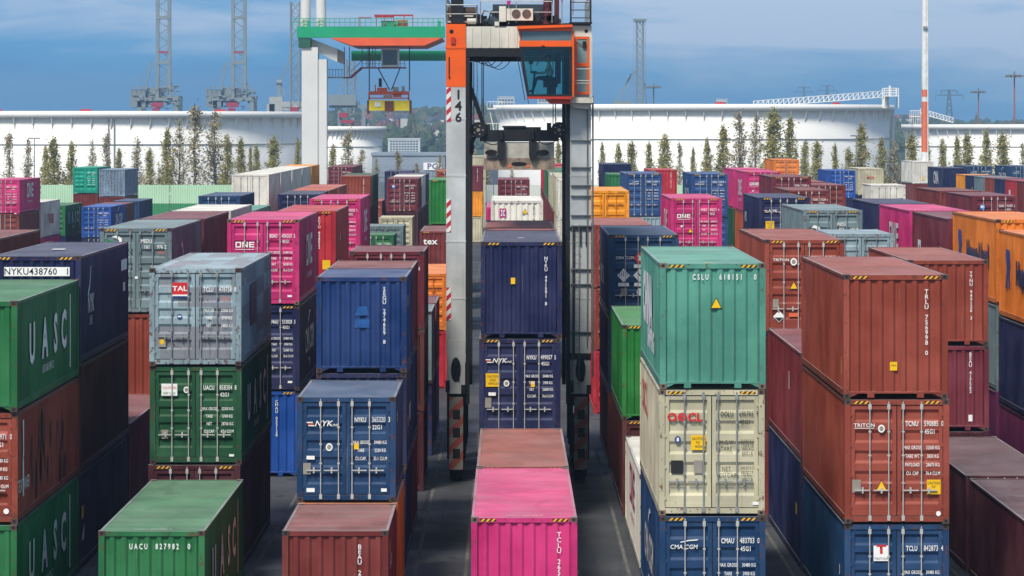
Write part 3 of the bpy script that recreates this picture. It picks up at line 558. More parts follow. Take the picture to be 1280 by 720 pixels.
# first row to the right
st(1, 83.8, 40, B('blue', 'h', 'd', 'cmau', 'blue container with doors at the bottom of the nearest stack, under the cream one'), B('cream', 'h', 'd', 'oocl', 'cream container with red door lettering between turquoise and blue ones', .45), B('teal', 'h', 'p', 'cslu', 'turquoise ribbed container with yellow triangle on top of the cream one', .3))
st(1, 97.0, 40, B('white', 's', 'p', 'one_whiteL', 'white container on the ground with magenta side lettering, behind the cream one'))
st(1, 111.2, 40, B('darkbrown', 'h', 'd'), B('bgreen', 'h', 'p', 'vstd', 'green ribbed container peeping out left of the turquoise one'))
st(1, 126.6, 40, B('brown'), B('navy', 's'), B('blue', 'h', 'd', 'dg', 'blue container with red and white diamond placards on its doors'))
st(1, 150.6, 40, B('red', 's', 'd'), B('rust', 's', 'd'), B('rust', 's', 'd', 'std', 'rust brown container topping the stack behind the placarded blue one'))
st(1, 178.6, 40, B('brown', 'h'), B('white', 'h', 'd'), B('amber', 'h', 'd', 'amber', 'amber orange container with dark lettering just right of the carrier leg'))
st(1, 258, 20, B('white', 's', 'd'), B('white', 's', 'd'), B('white', 'h', 'd', None, 'white refrigerated box topping the white stack seen beside the right carrier leg'))
st(1, 271, 40, B('white'), B('cream', 's', 'd'), B('cream', 'h'))
st(1, 284, 40, B('brown'), B('brown', 's', 'd'), B('cream', 'h'))
st(1, 297, 40, B('brown'), B('brown'), B('cream', 's'))
st(1, 310, 40, B('brown'), B('brown'), B('cream', 's'))
st(1, 323, 40, B('brown'), B('burg'), B('dgreen', 's'))
st(1, 336, 40, B('brown'), B('brown'), B('green', 's'))
st(1, 349, 40, B('brown'), B('brown'), B('green', 's'))
st(1, 362, 40, B('brown'), B('brown'), B('red', 's'))
st(1, 390, 40, B('brown'), B('brown'), B('red', 's'))
# second row to the right
st(2, 84.9, 40, B('blue', 's', 'd', 'tclu2', 'dark blue container with square white sign at the bottom, under two rust brown ones'), B('rust', 'h', 'd', 'tcnu', 'rust brown container with doors, yellow label and triangle, middle of the right-hand stack'), B('rust', 'h', 'p', 'trlu', 'big rust brown ribbed container with white vertical number, top of the right-hand stack', .45))
st(2, 97.4, 40, B('navy', 'h', 'p', 'yel', 'navy container on the ground between the cream stack and the rust brown stack'), B('darkred', 'h', 'p', 'purplab', 'dark red container roof and side between turquoise and big rust brown containers'))
st(2, 111.2, 40, B('brown'), B('darkbrown', 'h', 'd'), B('rust', 'h', 'd', 'tritd', 'rust brown container with locking bars and black-and-white diamond, between turquoise and ribbed brown'))
st(2, 175.2, 40, B('brown'), B('orust', 'h', 'p'), B('pink', 'h', 'd', 'one_dl', 'bright pink container with doors right of the blue and amber ones', .2))
st(2, 244.4, 40, B('blue', 'h', 'd'), B('grey', 'h', 'p'), B('steelblue', 'h', 'd', 'cma_d', 'steel blue container with white bars behind and between the amber and pink ones'))
st(2, 286, 40, B('brown'), B('blue', 'h'), B('green', 's', 'p', None, 'green container behind the steel blue one, right of the carrier leg'))
st(2, 305.6, 40, B('brown', 'h'), B('cream', 'h', 'p'), B('navy', 'h', 'p', None, 'navy ribbed container beyond the green one, right of the carrier leg'))
# third row to the right
st(3, 83.8, 40, B('maroon', 's', 'p', 'yel', 'dark maroon container on the ground at the bottom right corner, nearest'))
st(3, 96.8, 40, B('maroon', 's', 'd', 'purplab', 'dark maroon container on the ground below the burgundy ribbed one at right'))
st(3, 110.7, 40, B('maroon', 's'), B('burg', 's', 'p', 'bea2', 'burgundy ribbed container with white vertical number directly below a rust brown one'), B('rust', 's', 'p', 'ttnu', 'rust brown ribbed container behind and right of the biggest rust brown one'))
st(3, 138.1, 20, B('navy'), B('blue'), B('grey', 's', 'd', None, 'blue grey short container with doors, between two rust brown roofs', .6))
st(3, 150.4, 40, B('navy'), B('brown', 'h'), B('dgrey', 'h', 'd', 'medu2', 'slate grey container with white and green swirl on its doors', .6))
st(3, 177.0, 40, B('brown'), B('rust', 'h'), B('navy', 'h', 'd', 'nyk_d', 'navy container with yellow caution label, left of the slate grey one'))
st(3, 242.6, 40, B('brown', 'h', 'd'), B('steelblue', 'h', 'd'), B('steelblue', 'h', 'd', 'cma_dl', 'steel blue container with doors right above and behind the right-hand pink one'))
st(3, 317, 40, B('brown'), B('pink', 's', 'p'), B('red', 'h', 'p', 'vstd', 'red ribbed container standing far back between two steel blue ones'))
# fourth row to the right
st(4, 110.3, 40, B('magenta', 's', 'p', 'whs', 'plum container at the bottom of the stack on the right edge'), B('navy', 'h', 'p', None, 'dark navy container in the middle of the right-edge stack, below orange'), B('orange', 'h', 'p', 'hapag', 'orange container with blue emblem cut by the right edge, nearer of the two'))
st(4, 123.2, 40, B('magenta', 'h'), B('dgrey', 'h'), B('orange', 'h', 'p', 'hapag', 'orange container with dark side lettering, second from front at the right edge'))
st(4, 136.6, 40, B('brown'), B('brown', 'h'), B('burg', 'h', 'p', 'maer', 'burgundy container with white side sign between pink and orange ones'))
st(4, 150.0, 40, B('brown'), B('navy', 'h'), B('pink', 'h', 'p', 'one_pinkL', 'pink container side and roof between a burgundy and a navy one at right', .2))
st(4, 163.0, 40, B('brown'), B('navy', 'h'), B('navy', 'h', 'p', None, 'navy container roof behind the right-hand pink container, below a white box'))
st(4, 214.8, 40, B('brown'), B('brown', 'h'), B('brown', 's', 'd', 'std', 'brown container with doors, second behind the slate grey one'))
st(4, 228.5, 40, B('brown', 'h'), B('brown', 'h'), B('burg', 'h', 'd', 'std', 'burgundy container with doors and striped corners below the far orange one'))
st(4, 254, 40, B('brown', 'h'), B('orust', 'h'), B('pink', 'h', 'd', 'one_dl', 'pink container beyond the navy one, its lettered side facing left', .2))
st(4, 268.5, 40, B('brown', 'h'), B('dgreen', 'h'), B('pink', 'h', 'd'))
st(5, 252, 40, B('brown'), B('blue'), B('brown', 's', 'd'))
st(5, 268, 40, B('brown'), B('navy'), B('rust', 's', 'd'))
st(6, 197.8, 40, B('brown'), B('brown', 'h'), B('burg', 's', 'd', 'bluebadge', 'burgundy container with striped corners and blue badge above the orange ones at right'))
st(6, 213, 40, B('brown'), B('navy', 'h'), B('brown', 's', 'p', None, 'brown container roof right of the white box, left of the burgundy one'))
st(6, 253.7, 20, B('brown'), B('blue'), B('white', 's', 'd', None, 'white short container with doors above the pink one at right', .5))
st(6, 347, 40, B('brown', 'h'), B('brown', 'h'), B('orange', 'h', 'd', None, 'orange container with doors alone on the skyline of stacks, before the tall poplars'))
st(7, 336, 40, B('burg'), B('navy'), B('bright', 's', 'd', 'std', 'bright blue container with white patch on its side, left of the pale cream one'))
st(8, 353, 40, B('burg'), B('navy'), B('cream', 's', 'p', 'redtext', 'pale cream container with red lettering, right of the bright blue one', .5))
for i, (c, f) in enumerate((('brown', None), ('red', 'whs'), ('navy', None), ('rust', None), ('dgrey', 'whl'), ('navy', 'yel'), ('amber', 'hap_s'))):
    st(9, 268 + i * 6.2, 20, B('brown'), B('blue'), B(c, 's', 'p', f))
st(10, 358, 40, B('brown'), B('navy'), B('navy', 's', 'p', 'scn', 'navy container with white side lettering right beside the red and white mast'))
st(11, 372, 40, B('brown'), B('brown'), B('blue', 's', 'd', 'cma_d'))
st(11, 423, 40, B('brown'), B('brown'), B('white', 's', 'p', 'redlab', 'cream white refrigerated box just left of the red and white mast foot'))
st(12, 372, 40, B('brown'), B('brown'), B('blue', 's', 'd', 'cma_dl'))
# first row to the left
st(-1, 83.6, 20, B('brown', 's', 'p', 'beau', 'oxide brown ribbed container on the ground left of the pink one'))
st(-1, 89.8, 20, B('orange', 's', 'p', None, 'orange container on the ground under the blue one with the seal, nearly hidden'), B('blue', 's', 'd', 'nyk365', 'blue short container with doors and pale seal, standing behind the oxide brown one', .4))
st(-1, 98.4, 20, B('navy', 's', 'p', 'yel'), B('navy', 's', 'p', 'nyk_side', 'navy container whose side shows right below the royal blue one'), B('segu', 's', 'p', 'segu', 'royal blue ribbed container with painted-out sign and vertical white number', .45))
st(-1, 104.7, 20, B('darkred'), B('navy', 's'), B('brown', 's', 'p', None, 'pinkish brown roof directly behind the royal blue container'))
st(-1, 118.5, 20, B('maroon'), B('darkbrown', 's'), B('burg', 's', 'd', 'std', 'burgundy container with locking bars, second behind the royal blue one'))
st(-1, 131.3, 20, B('navy'), B('dgrey', 's', 'p'))
st(-1, 137.8, 20, B('blue'), B('burg', 's', 'p'))
st(-1, 165, 40, B('red', 's', 'p'), B('orange', 's', 'd', 'amber', 'orange container with dark lettering under the brown one left of the carrier leg'))
st(-1, 210.6, 40, B('brown', 'h'), B('brown', 'h', 'p', 'tex', 'brown ribbed container with three white letters left of the carrier leg'))
st(-1, 235.5, 40, B('blue'), B('brown', 'h'), B('bgreen', 'h', 'p', None, 'bright green ribbed container touching the left carrier leg'))
st(-1, 259, 40, B('blue', 'h'), B('brown', 'h'), B('rust', 'h', 'd', None, 'rust brown container with doors beyond the bright green one'))
st(-1, 373, 40, B('cream'), B('amber', 's', 'p', None, 'amber container in the middle of the far stack just right of the left leg'), B('burg', 's', 'p', 'vstd', 'burgundy container topping the far stack just right of the left leg'))
st(-1, 423, 40, B('cream', 'h'), B('cream', 'h'), B('cream', 's'))
# second row to the left
st(-2, 83.6, 40, B('green', 's', 'p', 'uacu', 'green container on the ground at lower left with white number on its ribbed end', .45), x=-8.2)
st(-2, 96.6, 40, B('maroon', 'h', 'd', None, 'maroon container on the ground under the dark green and pale grey ones'), B('dgreen', 's', 'd', 'uasc_door', 'dark green container with doors between the pale grey and the maroon ones'), B('grey', 's', 'd', 'tal', 'pale blue grey patched container with red sign on its doors', .9, True))
st(-2, 123.4, 40, B('bright', 'h', 'p', 'blue_p', 'bright blue ribbed container on the ground, below navy and pink ones'), B('navy', 'h', 'd', 'cma_r', 'navy container with white side lettering directly below the nearest left pink one'), B('pink', 'h', 'd', 'one_dr', 'pink container with doors behind the pale grey patched one', .2))
st(-2, 148.8, 40, B('brown'), B('brown', 'h'), B('red', 'h', 'p', 'redfront', 'red ribbed container with yellow label between two pink ones'))
st(-2, 174.2, 40, B('brown'), B('brown', 'h'), B('pink', 'h', 'd', 'one_dr', 'pink container with doors behind the red one', .2))
st(-2, 224, 20, B('blue'), B('green', 's', 'd', 'std', 'small green container with doors low between pink and burgundy stacks'))
st(-2, 244, 20, B('blue'), B('dgrey', 's', 'd', None, 'slate grey container with doors behind the small green one'))
st(-2, 267, 20, B('brown'), B('cream', 's', 'd', None, 'cream container with doors below the burgundy one with round blue badge'))
st(-2, 283.8, 40, B('maroon'), B('maroon', 's'), B('burg', 's', 'd', 'bluebadge', 'burgundy container with round blue badge topping the stack behind the cream one'))
st(-2, 296.5, 40, B('maroon'), B('maroon', 's'), B('white', 's', 'd'))
st(-2, 309.2, 40, B('maroon'), B('maroon', 's'), B('purple', 's'))
st(-2, 330, 40, B('maroon'), B('maroon', 's'), B('navy', 's', 'd', None, 'navy container with doors peeping above the roof left of the purple one'), x=-10.1)
# third row to the left
st(-3, 84.8, 40, B('green', 's', 'p', 'uasc_r2', 'green container on the ground at bottom left, white letters on its side'), B('rust', 's', 'd', 'brn22', 'scraped rust brown container between the two green ones at left edge', 1.0), B('green', 's', 'p', 'uasc_r', 'green container with big white side letters on top at left edge'))
st(-3, 97.2, 40, B('purple', 's', 'p', 'purp', 'very dark purple container on the ground with yellow side label at left'), B('darkbrown', 'h', 'p', None, 'dark brown container side directly below the navy one at left'), B('navy', 'h', 'p', 'nyk438', 'navy container with white number board on its ribbed end at left'))
st(-3, 110.0, 40, B('darkred', 'h', 'p', None, 'dark red container alone on the ground between the left navy stack and green stack'))
st(-3, 123.7, 40, B('maroon', 's'), B('rust', 'h', 'p', 'redlow', 'red brown ribbed container with yellow label under the slate grey one'), B('dgrey', 'h', 'd', 'medu', 'slate grey container with red and green swirl, upper left', .55))
st(-3, 136.5, 40, B('maroon'), B('brown', 'h'), B('burg', 'h', 'p', None, 'burgundy container behind the slate grey one, in front of the white one'))
st(-3, 149.5, 40, B('maroon'), B('brown', 'h'), B('white', 'h', 'p', 'white_side', 'white container with plum side lettering behind the burgundy one'))
st(-3, 162.6, 40, B('maroon'), B('brown', 'h'), B('teal', 's', 'p', None, 'turquoise container roof behind the white one, far left of the carrier'))
st(-3, 218.6, 40, B('maroon'), B('brown'), B('navy', 's', 'd', None, 'navy container with white bars just left of the farther pink one'))
st(-3, 231.4, 40, B('maroon'), B('brown'), B('orust', 's'))
st(-3, 244.2, 40, B('maroon'), B('brown'), B('salmon', 's'))
st(-3, 299, 20, B('maroon'), B('brown'), B('rust', 's', 'p', 'vstd', 'rust brown ribbed container just above the farther left pink roof'))
st(-3, 306, 40, B('burg'), B('burg'), B('dgreen', 's', 'p', None, 'dark green container side behind the rust brown one left of centre'))
st(-3, 326, 40, B('brown', 's', 'd'), B('rust', 's', 'd', 'std', 'narrow glimpse of rust brown doors left of the burgundy stack'))
# fourth row to the left
st(-4, 110.3, 40, B('brown'), B('brown', 'h'), B('brown', 'h', 'p', None, 'big brown container cut by the left edge, below the pink one'))
st(-4, 213.5, 40, B('burg'), B('navy'), B('blue', 's', 'd', 'cma_d', 'blue container with doors between the white row and the left poplars'))
for i, y in enumerate((239.2, 252, 264.8, 277.4)):
    st(-4, y, 40, B('brown', 'h'), B('white', 'h'), B('white', 'h', 'd', None, ['cream-roofed white container nearest in the row of four white ones', 'second of the four white containers standing in line', 'third of the four white containers standing in line', 'last of the four white containers, next to the orange one'][i]))
st(-4, 290, 40, B('brown', 'h'), B('brown', 'h'), B('amber', 'h', 'd', None, 'amber container behind the row of white ones at the gantry foot'))
st(-4, 366, 40, B('brown'), B('brown'), B('burg', 's', 'd', 'std', 'burgundy container with white marks right of the gantry foot'))
st(-4, 379, 40, B('brown'), B('brown'), B('burg', 's'))
# far left
st(-8, 274, 20, B('cream', 's', 'd', None, 'open cream box low behind the navy roof at left'), x=-34.4)
st(-8, 303, 40, B('navy', 's', 'd', 'std'), B('bright', 's', 'd', 'cma_r', 'bright blue container with white bars below the emerald one'))
st(-8, 315.5, 20, B('brown'), B('brown', 's', 'p', 'redlab', 'small brown container with white label below the rusty pale blue one'))
st(-8, 326, 40, B('brown'), B('blue', 's'))
st(-9, 278.4, 40, B('brown'), B('brown', 's', 'd'), B('pink', 's', 'd', 'one_dr', 'pink container with doors at the far left edge', .2))
st(-9, 291.5, 40, B('pink', 'h'), B('white', 'h', 'p', 'twone', 'white container with red side lettering right of the far left pink one'))
st(-9, 307.5, 40, B('navy', 's'), B('green', 's', 'd', 'uasc_r', 'green container with white side letters behind the white lettered one, far left'))
st(-9, 345, 40, B('brown'), B('brown'), B('tank', 's', 'p', None, 'rusty pale blue ribbed container topping the far left stack', 1.5), x=-37.7)
st(-10, 362, 40, B('brown'), B('brown'), B('emerald', 's', 'd', 'std', 'emerald container with doors beside the rusty pale blue one'), x=-42.2)

ORD = ['', 'first', 'second', 'third', 'fourth', 'fifth', 'sixth', 'seventh', 'eighth', 'ninth', 'tenth', 'eleventh', 'twelfth', 'thirteenth', 'fourteenth', 'fifteenth', 'sixteenth', 'seventeenth', 'eighteenth']
rows = {}
for s in S: rows.setdefault(s['k'], []).append(s)
for k, lst in rows.items():
    lst.sort(key=lambda s: s['y'])
    for i, s in enumerate(lst): s['n'] = i + 1
rr = random.Random(5)
for s in S:
    k = s['k']; x = rowx(k) if s['x'] is None else s['x']; z = 0
    row = "the carrier's own lane" if k == 0 else '%s row %s of the carrier' % (ORD[abs(k)], 'left' if k < 0 else 'right')
    nb = len(s['boxes'])
    for i, (c, h, f, det, label, wear, patch) in enumerate(s['boxes']):
        near = s['y'] < 135; top = i == nb - 1
        tier = {0: 'bottom', nb - 1: 'top'}.get(i, 'middle') if nb > 1 else 'lone'
        if not label: label = '%s container, %s of the %s stack back in the %s' % (COLS[c][1], tier, ORD[s['n']], row.replace('the ', ''))
        lod = 0 if (near and (top or det)) else (1 if (top and s['y'] < 270) or det or (f == 'd' and s['y'] < 180) else 2)
        dx, dy = rr.uniform(-.025, .025), rr.uniform(-.06, .06)
        container(x + dx, s['y'] + dy, z + .005, s['L'], h, c, f, label, lod, D.get(det), wear, patch)
        z += HH[h] + .018
def P(px, py, y):
    """a measured bearing and height turned into metres at distance y"""
    s = 4550 / y; return ((px - 637) / s, y, EYE - (py - 158) / s)
# ------------------------------------------------------------------ straddle carrier over the middle lane
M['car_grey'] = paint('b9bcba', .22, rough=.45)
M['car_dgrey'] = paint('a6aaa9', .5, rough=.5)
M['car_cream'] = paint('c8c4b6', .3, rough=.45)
M['car_orange'] = plain('carrier_orange_paint', 'e2590f', .4, var=.08, scale=2)
M['car_red'] = plain('carrier_red_paint', 'b5301c', .45, var=.08, scale=2)
M['weathered'] = plain('weathered_grey_plate', 'aaa69c', .8, var=.25, scale=2.5)
M['rusty'] = plain('rusty_plate', '8a7a6a', .85, var=.5, scale=4)
M['grille'] = plain('brown_grille', '5b4a42', .7, var=.3, scale=9)
gl = bpy.data.materials.new('tinted_cab_glass'); gl.use_nodes = True; g = gl.node_tree; g.nodes.clear()
tr = N(g, 'ShaderNodeBsdfTransparent'); tr.inputs[0].default_value = (.66, .82, .80, 1); gs = N(g, 'ShaderNodeBsdfGlossy'); gs.inputs['Roughness'].default_value = .04; gs.inputs[0].default_value = (.8, .9, .9, 1)
fr = N(g, 'ShaderNodeFresnel'); fr.inputs[0].default_value = 1.5; ms = N(g, 'ShaderNodeMixShader'); link(g, fr.outputs[0], ms.inputs[0]); link(g, tr.outputs[0], ms.inputs[1]); link(g, gs.outputs[0], ms.inputs[2])
og = N(g, 'ShaderNodeOutputMaterial'); link(g, ms.outputs[0], og.inputs[0]); M['glass'] = gl
Y0 = 121.6; Y1 = 131.5
car = thing('straddle_carrier', 'tall orange and grey straddle carrier number 146 standing over the middle lane', 'straddle carrier', (.31, Y0, 0))
def loc(x): return x - .31
XL0, XL1, XR0, XR1 = loc(-2.12), loc(-1.47), loc(2.02), loc(2.72)
def wheel(x, y, r=.78):
    mb = MB(); prof = [(r*.55, -.2), (r*.9, -.21), (r, -.14), (r, .14), (r*.9, .21), (r*.55, .2)]; n = 28
    vs = [(x + t, y + q*math.cos(2*math.pi*i/n), r + q*math.sin(2*math.pi*i/n)) for q, t in prof for i in range(n)]
    mb.add(vs, [(k*n+i, (k+1)*n+i, (k+1)*n+(i+1) % n, k*n+(i+1) % n) for k in range(5) for i in range(n)], True)
    for i in range(n):                              # tread lugs
        a = 2*math.pi*i/n; c = Vector((x, y + (r)*math.cos(a), r + r*math.sin(a)))
        mb.bar(c + Vector((-.16, 0, 0)), c + Vector((.16, 0, 0)), .05, .03)
    wh = mb.build('wheel', M['rubber'], car)
    mb = MB(); mb.tube((x - .17, y, r), (x + .17, y, r), r*.56, 20); mb.tube((x - .22, y, r), (x + .22, y, r), r*.2, 12); mb.build('rim', M['car_grey'], wh)
for sx, (xa, xb) in ((-1, (XL0, XL1)), (1, (XR0, XR1))):
    xc = (xa + xb) / 2
    for yy in (.85, 3.4, 6.6, 9.2): wheel(xc, yy)
    # the long sill beam over the wheels, mudguards and forks
    mb = MB(); mb.box(xa + .05, xb - .05, .5, Y1 - Y0 + .2, 3.0, 3.75); mb.build('sill_beam', M['car_grey'], car)
    for yy in (.85, 3.4, 6.6, 9.2):
        mb = MB(); mb.box(xc - .31, xc - .24, yy - .16, yy + .16, .7, 3.0); mb.box(xc + .24, xc + .31, yy - .16, yy + .16, .7, 3.0); mb.box(xc - .31, xc + .31, yy - .2, yy + .2, 2.5, 2.99); mb.build('wheel_fork', M['dark_metal'], car)
    # striped guard board in front of the first wheel
    bx0, bx1 = (xc - .22, xc + .24)
    mb = MB(); mb.box(bx0, bx1, -.12, -.07, .42, 2.85); bd = mb.build('guard_board', M['board_stripes'], car)
    for z in (.8, 1.5, 2.1): MB().box(bx0 + .12, bx1 - .1, -.13, -.121, z, z + .32).build('board_hole', M['dark_metal'], bd)
    mb = MB(); mb.box(xa + .02, xb - .02, -.02, .6, 2.95, 4.35); mb.prism([(xa, 4.35), (xb, 4.35), (xb - .08, 4.75), (xa + .08, 4.75)], 'y', -.02, .55)
    ft = mb.build('leg_foot', M['car_grey'], car)
    mb = MB(); mb.prism([(xc + .17*math.cos(t*math.pi/8), 3.75 + .42*math.sin(t*math.pi/8)) for t in range(16)], 'y', -.03, -.022); mb.tube((xc - .1, -.06, 3.5), (xc + .1, -.06, 4.0), .03); mb.tube((xc + .1, -.06, 3.4), (xc - .06, -.06, 4.05), .03)
    mb.box(xa - .02, xa + .12, -.1, 0, 3.0, 3.4); mb.box(xb - .15, xb, -.1, 0, 2.95, 3.25); mb.build('foot_recess', M['dark_metal'], ft)
    for yy, nm in ((0, 'front'), (Y1 - Y0 - .6, 'rear')):
        mb = MB(); mb.box(xa, xb, yy, yy + .62, 4.3, 15.25 if not (sx < 0 and yy == 0) else 13.2)
        for z in (6.1, 8.0, 10.2, 12.1): mb.box(xa - .012, xb + .012, yy - .012, yy + .632, z, z + .06)
        lg = mb.build('leg', M['car_grey'] if sx < 0 else M['car_dgrey'], car)
        if sx < 0 and yy == 0:
            mb = MB(); mb.box(xa - .005, xb + .005, yy - .01, yy + .63, 13.2, 15.3); mb.box(xa - .03, xb + .03, -.03, .66, 14.48, 14.56)
            oc = mb.build('orange_leg_head', M['car_orange'], lg)
            mb = MB(); mb.tube((xa + .18, -.02, 15.05), (xa + .18, -.011, 15.05), .07, 14); mb.tube((xa + .1, -.03, 14.2), (xa + .1, -.03, 13.6), .02); mb.box(xa + .08, xa + .13, -.06, -.01, 13.5, 13.56); mb.build('hook_eye', M['dark_metal'], oc)
            mb = MB(); mb.box(xa + .16, xa + .3, -.08, -.01, 14.64, 14.86); mb.build('red_lamp', M['car_red'], oc)
            for z0, z1 in ((12.05, 13.18), (8.35, 9.45), (5.4, 6.5)):
                mb = MB(); mb.box(xa + .01, xa + .16, -.02, -.012, z0, z1); mb.build('hazard_stripe', M['red_hazard'], lg)
            for i, ch in enumerate('146'):
                o = obj('number', text_mesh(ch, 1.05, .035), M['black_ink'], lg, (xa + .41, -.014, 12.80 - i * .38), (R(90), 0, 0)); o.scale = (.31, .31, .31)
        # spreader guide, coloured dark to stand in for the shaded inner leg side
        gi = (xb, xb + .13) if sx < 0 else (xa - .13, xa)
        MB().box(gi[0], gi[1], yy + .02, yy + .5, 2.6, 14.2).build('shade_guide_rail', M['dark_metal'], car)
    # top rail joining front and rear legs
    MB().box(xa + .02, xb - .02, .63, Y1 - Y0 - .61, 14.5, 15.2).build('top_side_beam', M['car_grey'], car)
    mb = MB()                                           # cross bracing tubes between sill and leg
    mb.tube((xc, .6, 4.2), (xc, 3.0, 3.6), .09); mb.tube((xc, Y1 - Y0 - .6, 4.2), (xc, Y1 - Y0 - 3, 3.6), .09); mb.build('knee_brace', M['car_grey'], car)
# ladder, cable trays on the right leg
mb = MB()
for x in (XR0 + .08, XR0 + .30): mb.tube((x, -.1, 3.2), (x, -.1, 8.6), .014)
for i in range(18): mb.tube((XR0 + .08, -.1, 3.3 + i*.295), (XR0 + .30, -.1, 3.3 + i*.295), .007, 5)
for z in (11.4, 10.5, 9.9, 9.55, 8.9, 8.55, 7.1, 6.6, 5.0): mb.box(XR0 + .02, XR1 + .05, -.1, -.02, z, z + .025)
mb.tube((XR1 + .06, -.05, 3.5), (XR1 + .06, -.05, 12.9), .03); mb.tube((XR1 - .12, -.05, 4.5), (XR1 - .12, -.05, 12.9), .02)
mb.build('leg_ladder', plain('grimy_ladder_steel', '5c6062', .6, var=.2), car)
mb = MB(); mb.box(XR0 + .0, XR1 + .06, -.06, -.02, 8.42, 8.52)
for x in (XR0 + .34, XR0 + .52): mb.box(x, x + .04, -.07, -.01, 7.9, 8.42)
mb.box(XR0 + .1, XR0 + .16, -.065, -.02, 4.3, 8.42); mb.box(XR0 - .02, XR1, -.05, -.015, 4.1, 4.3)
mb.build('cable_tray', M['dark_metal'], car)
# portal beams at front and rear
for yy in (0, Y1 - Y0 - .6):
    mb = MB(); mb.box(XL1, XR0, yy + .05, yy + .57, 14.5, 15.22)
    for i in range(11): x = XL1 + .2 + i*.3; mb.box(x, x + .03, yy + .03, yy + .05, 14.52, 15.2)
    mb.build('portal_beam', M['car_cream'], car)
    mb = MB(); mb.box(XL1 - .02, XR0, yy + .0, yy + .6, 14.22, 14.5)
    for i in range(18): x = XL1 + .05 + i*.18; mb.tube((x, yy - .02, 14.46), (x, yy, 14.46), .02, 6)
    mb.build('beam_underside', M['dark_metal'], car)
# machinery deck on top
mb = MB(); mb.box(XL0, XR1, .4, Y1 - Y0, 15.26, 15.34); mb.build('deck', M['dark_metal'], car)
mb = MB(); mb.box(XL0 + .05, XL0 + .98, .3, 1.6, 15.42, 15.88)
for i in range(9): mb.box(XL0 + .08 + i*.1, XL0 + .12 + i*.1, .285, .3, 15.45, 15.85)
mb.build('radiator', M['grille'], car)
mb = MB(); mb.box(XL0 + .05, XL0 + .98, .3, 1.6, 15.35, 15.42); mb.tube((XL0 + .7, .2, 15.4), (XL0 + 1.0, .2, 15.4), .1, 10); mb.box(XL0 + .1, XL0 + .9, .2, .3, 15.55, 15.6); mb.build('radiator_base', M['car_cream'], car)
mb = MB(); mb.box(XL0 + .16, XL0 + .58, .1, .28, 15.33, 16.4); mb.build('exhaust_stack', M['dark_metal'], car)
mb = MB(); mb.box(XL1 + .9, XL1 + 2.9, .6, 3.2, 15.5, 15.98); mb.box(XL1 + .5, XL1 + 2.9, .5, .9, 15.34, 15.5); mb.tube((XL1 + .2, .4, 15.42), (XL1 + 3.2, .4, 15.42), .07, 8); mb.tube((XL1 + .8, .3, 15.5), (XL1 + 1.1, .3, 15.3), .16, 10); mb.build('engine_housing', plain('engine_housing_paint', '2d3a44', .5, var=.2), car)
mb = MB(); mb.box(loc(-.1), loc(.78), .02, .5, 15.42, 15.82); ac = mb.build('air_conditioner', M['car_cream'], car)
for x in (loc(.22), loc(.57)):
    mb = MB(); mb.tube((x, .0, 15.64), (x, .019, 15.64), .15, 20)
    for r_ in (.05, .1): mb.lathe([(r_, 0), (r_ + .01, 0)], 16)
    mb = MB(); mb.tube((x, .0, 15.64), (x, .019, 15.64), .15, 20); mb.build('fan', M['grille'], ac)
mb = MB(); mb.box(loc(-.35), loc(-.12), .0, .3, 15.24, 15.9); mb.box(loc(-.5), loc(-.12), .0, .3, 15.24, 15.38); mb.build('filter_housing', M['car_cream'], car)
mb = MB(); mb.tube((loc(1.25), .4, 15.3), (loc(1.4), .5, 18.2), .16, 10); mb.box(loc(1.5), loc(1.66), .3, .5, 15.3, 18); mb.build('hoist_mast', plain('dark_red_mast', '4a1c20', .5), car)
mb = MB()
def rail(pts, h=.5, r=.018):
    for a, b in zip(pts, pts[1:]):
        A, Bv = Vector(a), Vector(b); n = max(1, int((Bv - A).length / .9))
        for i in range(n + 1):
            q = A.lerp(Bv, i / n); mb.tube(q, q + Vector((0, 0, h)), r, 5)
        mb.tube(A + Vector((0,0,h)), Bv + Vector((0,0,h)), r, 5); mb.tube(A + Vector((0,0,h*.5)), Bv + Vector((0,0,h*.5)), r*.8, 5)
rail([(XL0, .1, 15.34), (XL0 + 1.02, .1, 15.34), (XL0 + 1.02, 2, 15.34)], .6); rail([(XL1 + .5, .15, 15.34), (XR0 - .6, .15, 15.34)], .72); rail([(XR0 + .1, .0, 15.6), (XR1, .0, 15.6)], .9); rail([(XL0, .1, 15.34), (XL0, 9.5, 15.34)], .9); rail([(XR1, .0, 15.6), (XR1, 9.5, 15.34)], .9)
mb.build('deck_railing', M['steel'], car)
mb = MB()
for x in (XR0 + .02, XR1 - .02): mb.tube((x, -.3, 15.3), (x, -.3, 18.3), .03, 6)
for i in range(12): mb.tube((XR0 + .02, -.3, 15.5 + i*.26), (XR1 - .02, -.3, 15.5 + i*.26), .018, 5)
mb.box(XR0 - .03, XR1 + .03, -.25, .3, 15.30, 15.36); mb.build('upper_ladder', M['dark_metal'], car)
for p in ((loc(-.03), 15.95), (loc(1.75), 16.1)):
    mb = MB(); mb.tube((p[0], .1, 15.3), (p[0], .1, p[1]), .02); mb.build('lamp_post', M['steel'], car)
    mb = MB(); mb.box(p[0] - .06, p[0] + .06, .04, .16, p[1], p[1] + .13); mb.build('beacon', M['magenta_ink'], car)
mb = MB(); rc_ = random.Random(9)                      # pumps, hose reels and pipes crowding the deck
for i in range(26):
    x = rc_.uniform(XL1 + .3, XR0 - .2); w_, h_ = rc_.uniform(.06, .22), rc_.uniform(.08, .3); mb.box(x - w_, x + w_, .25 + rc_.uniform(0, .3), .75, 15.33, 15.36 + h_)
for i in range(6): x = rc_.uniform(loc(.4), XR0 - .3); mb.tube((x, .2, 15.5), (x, .3, 15.5), rc_.uniform(.08, .16), 12)
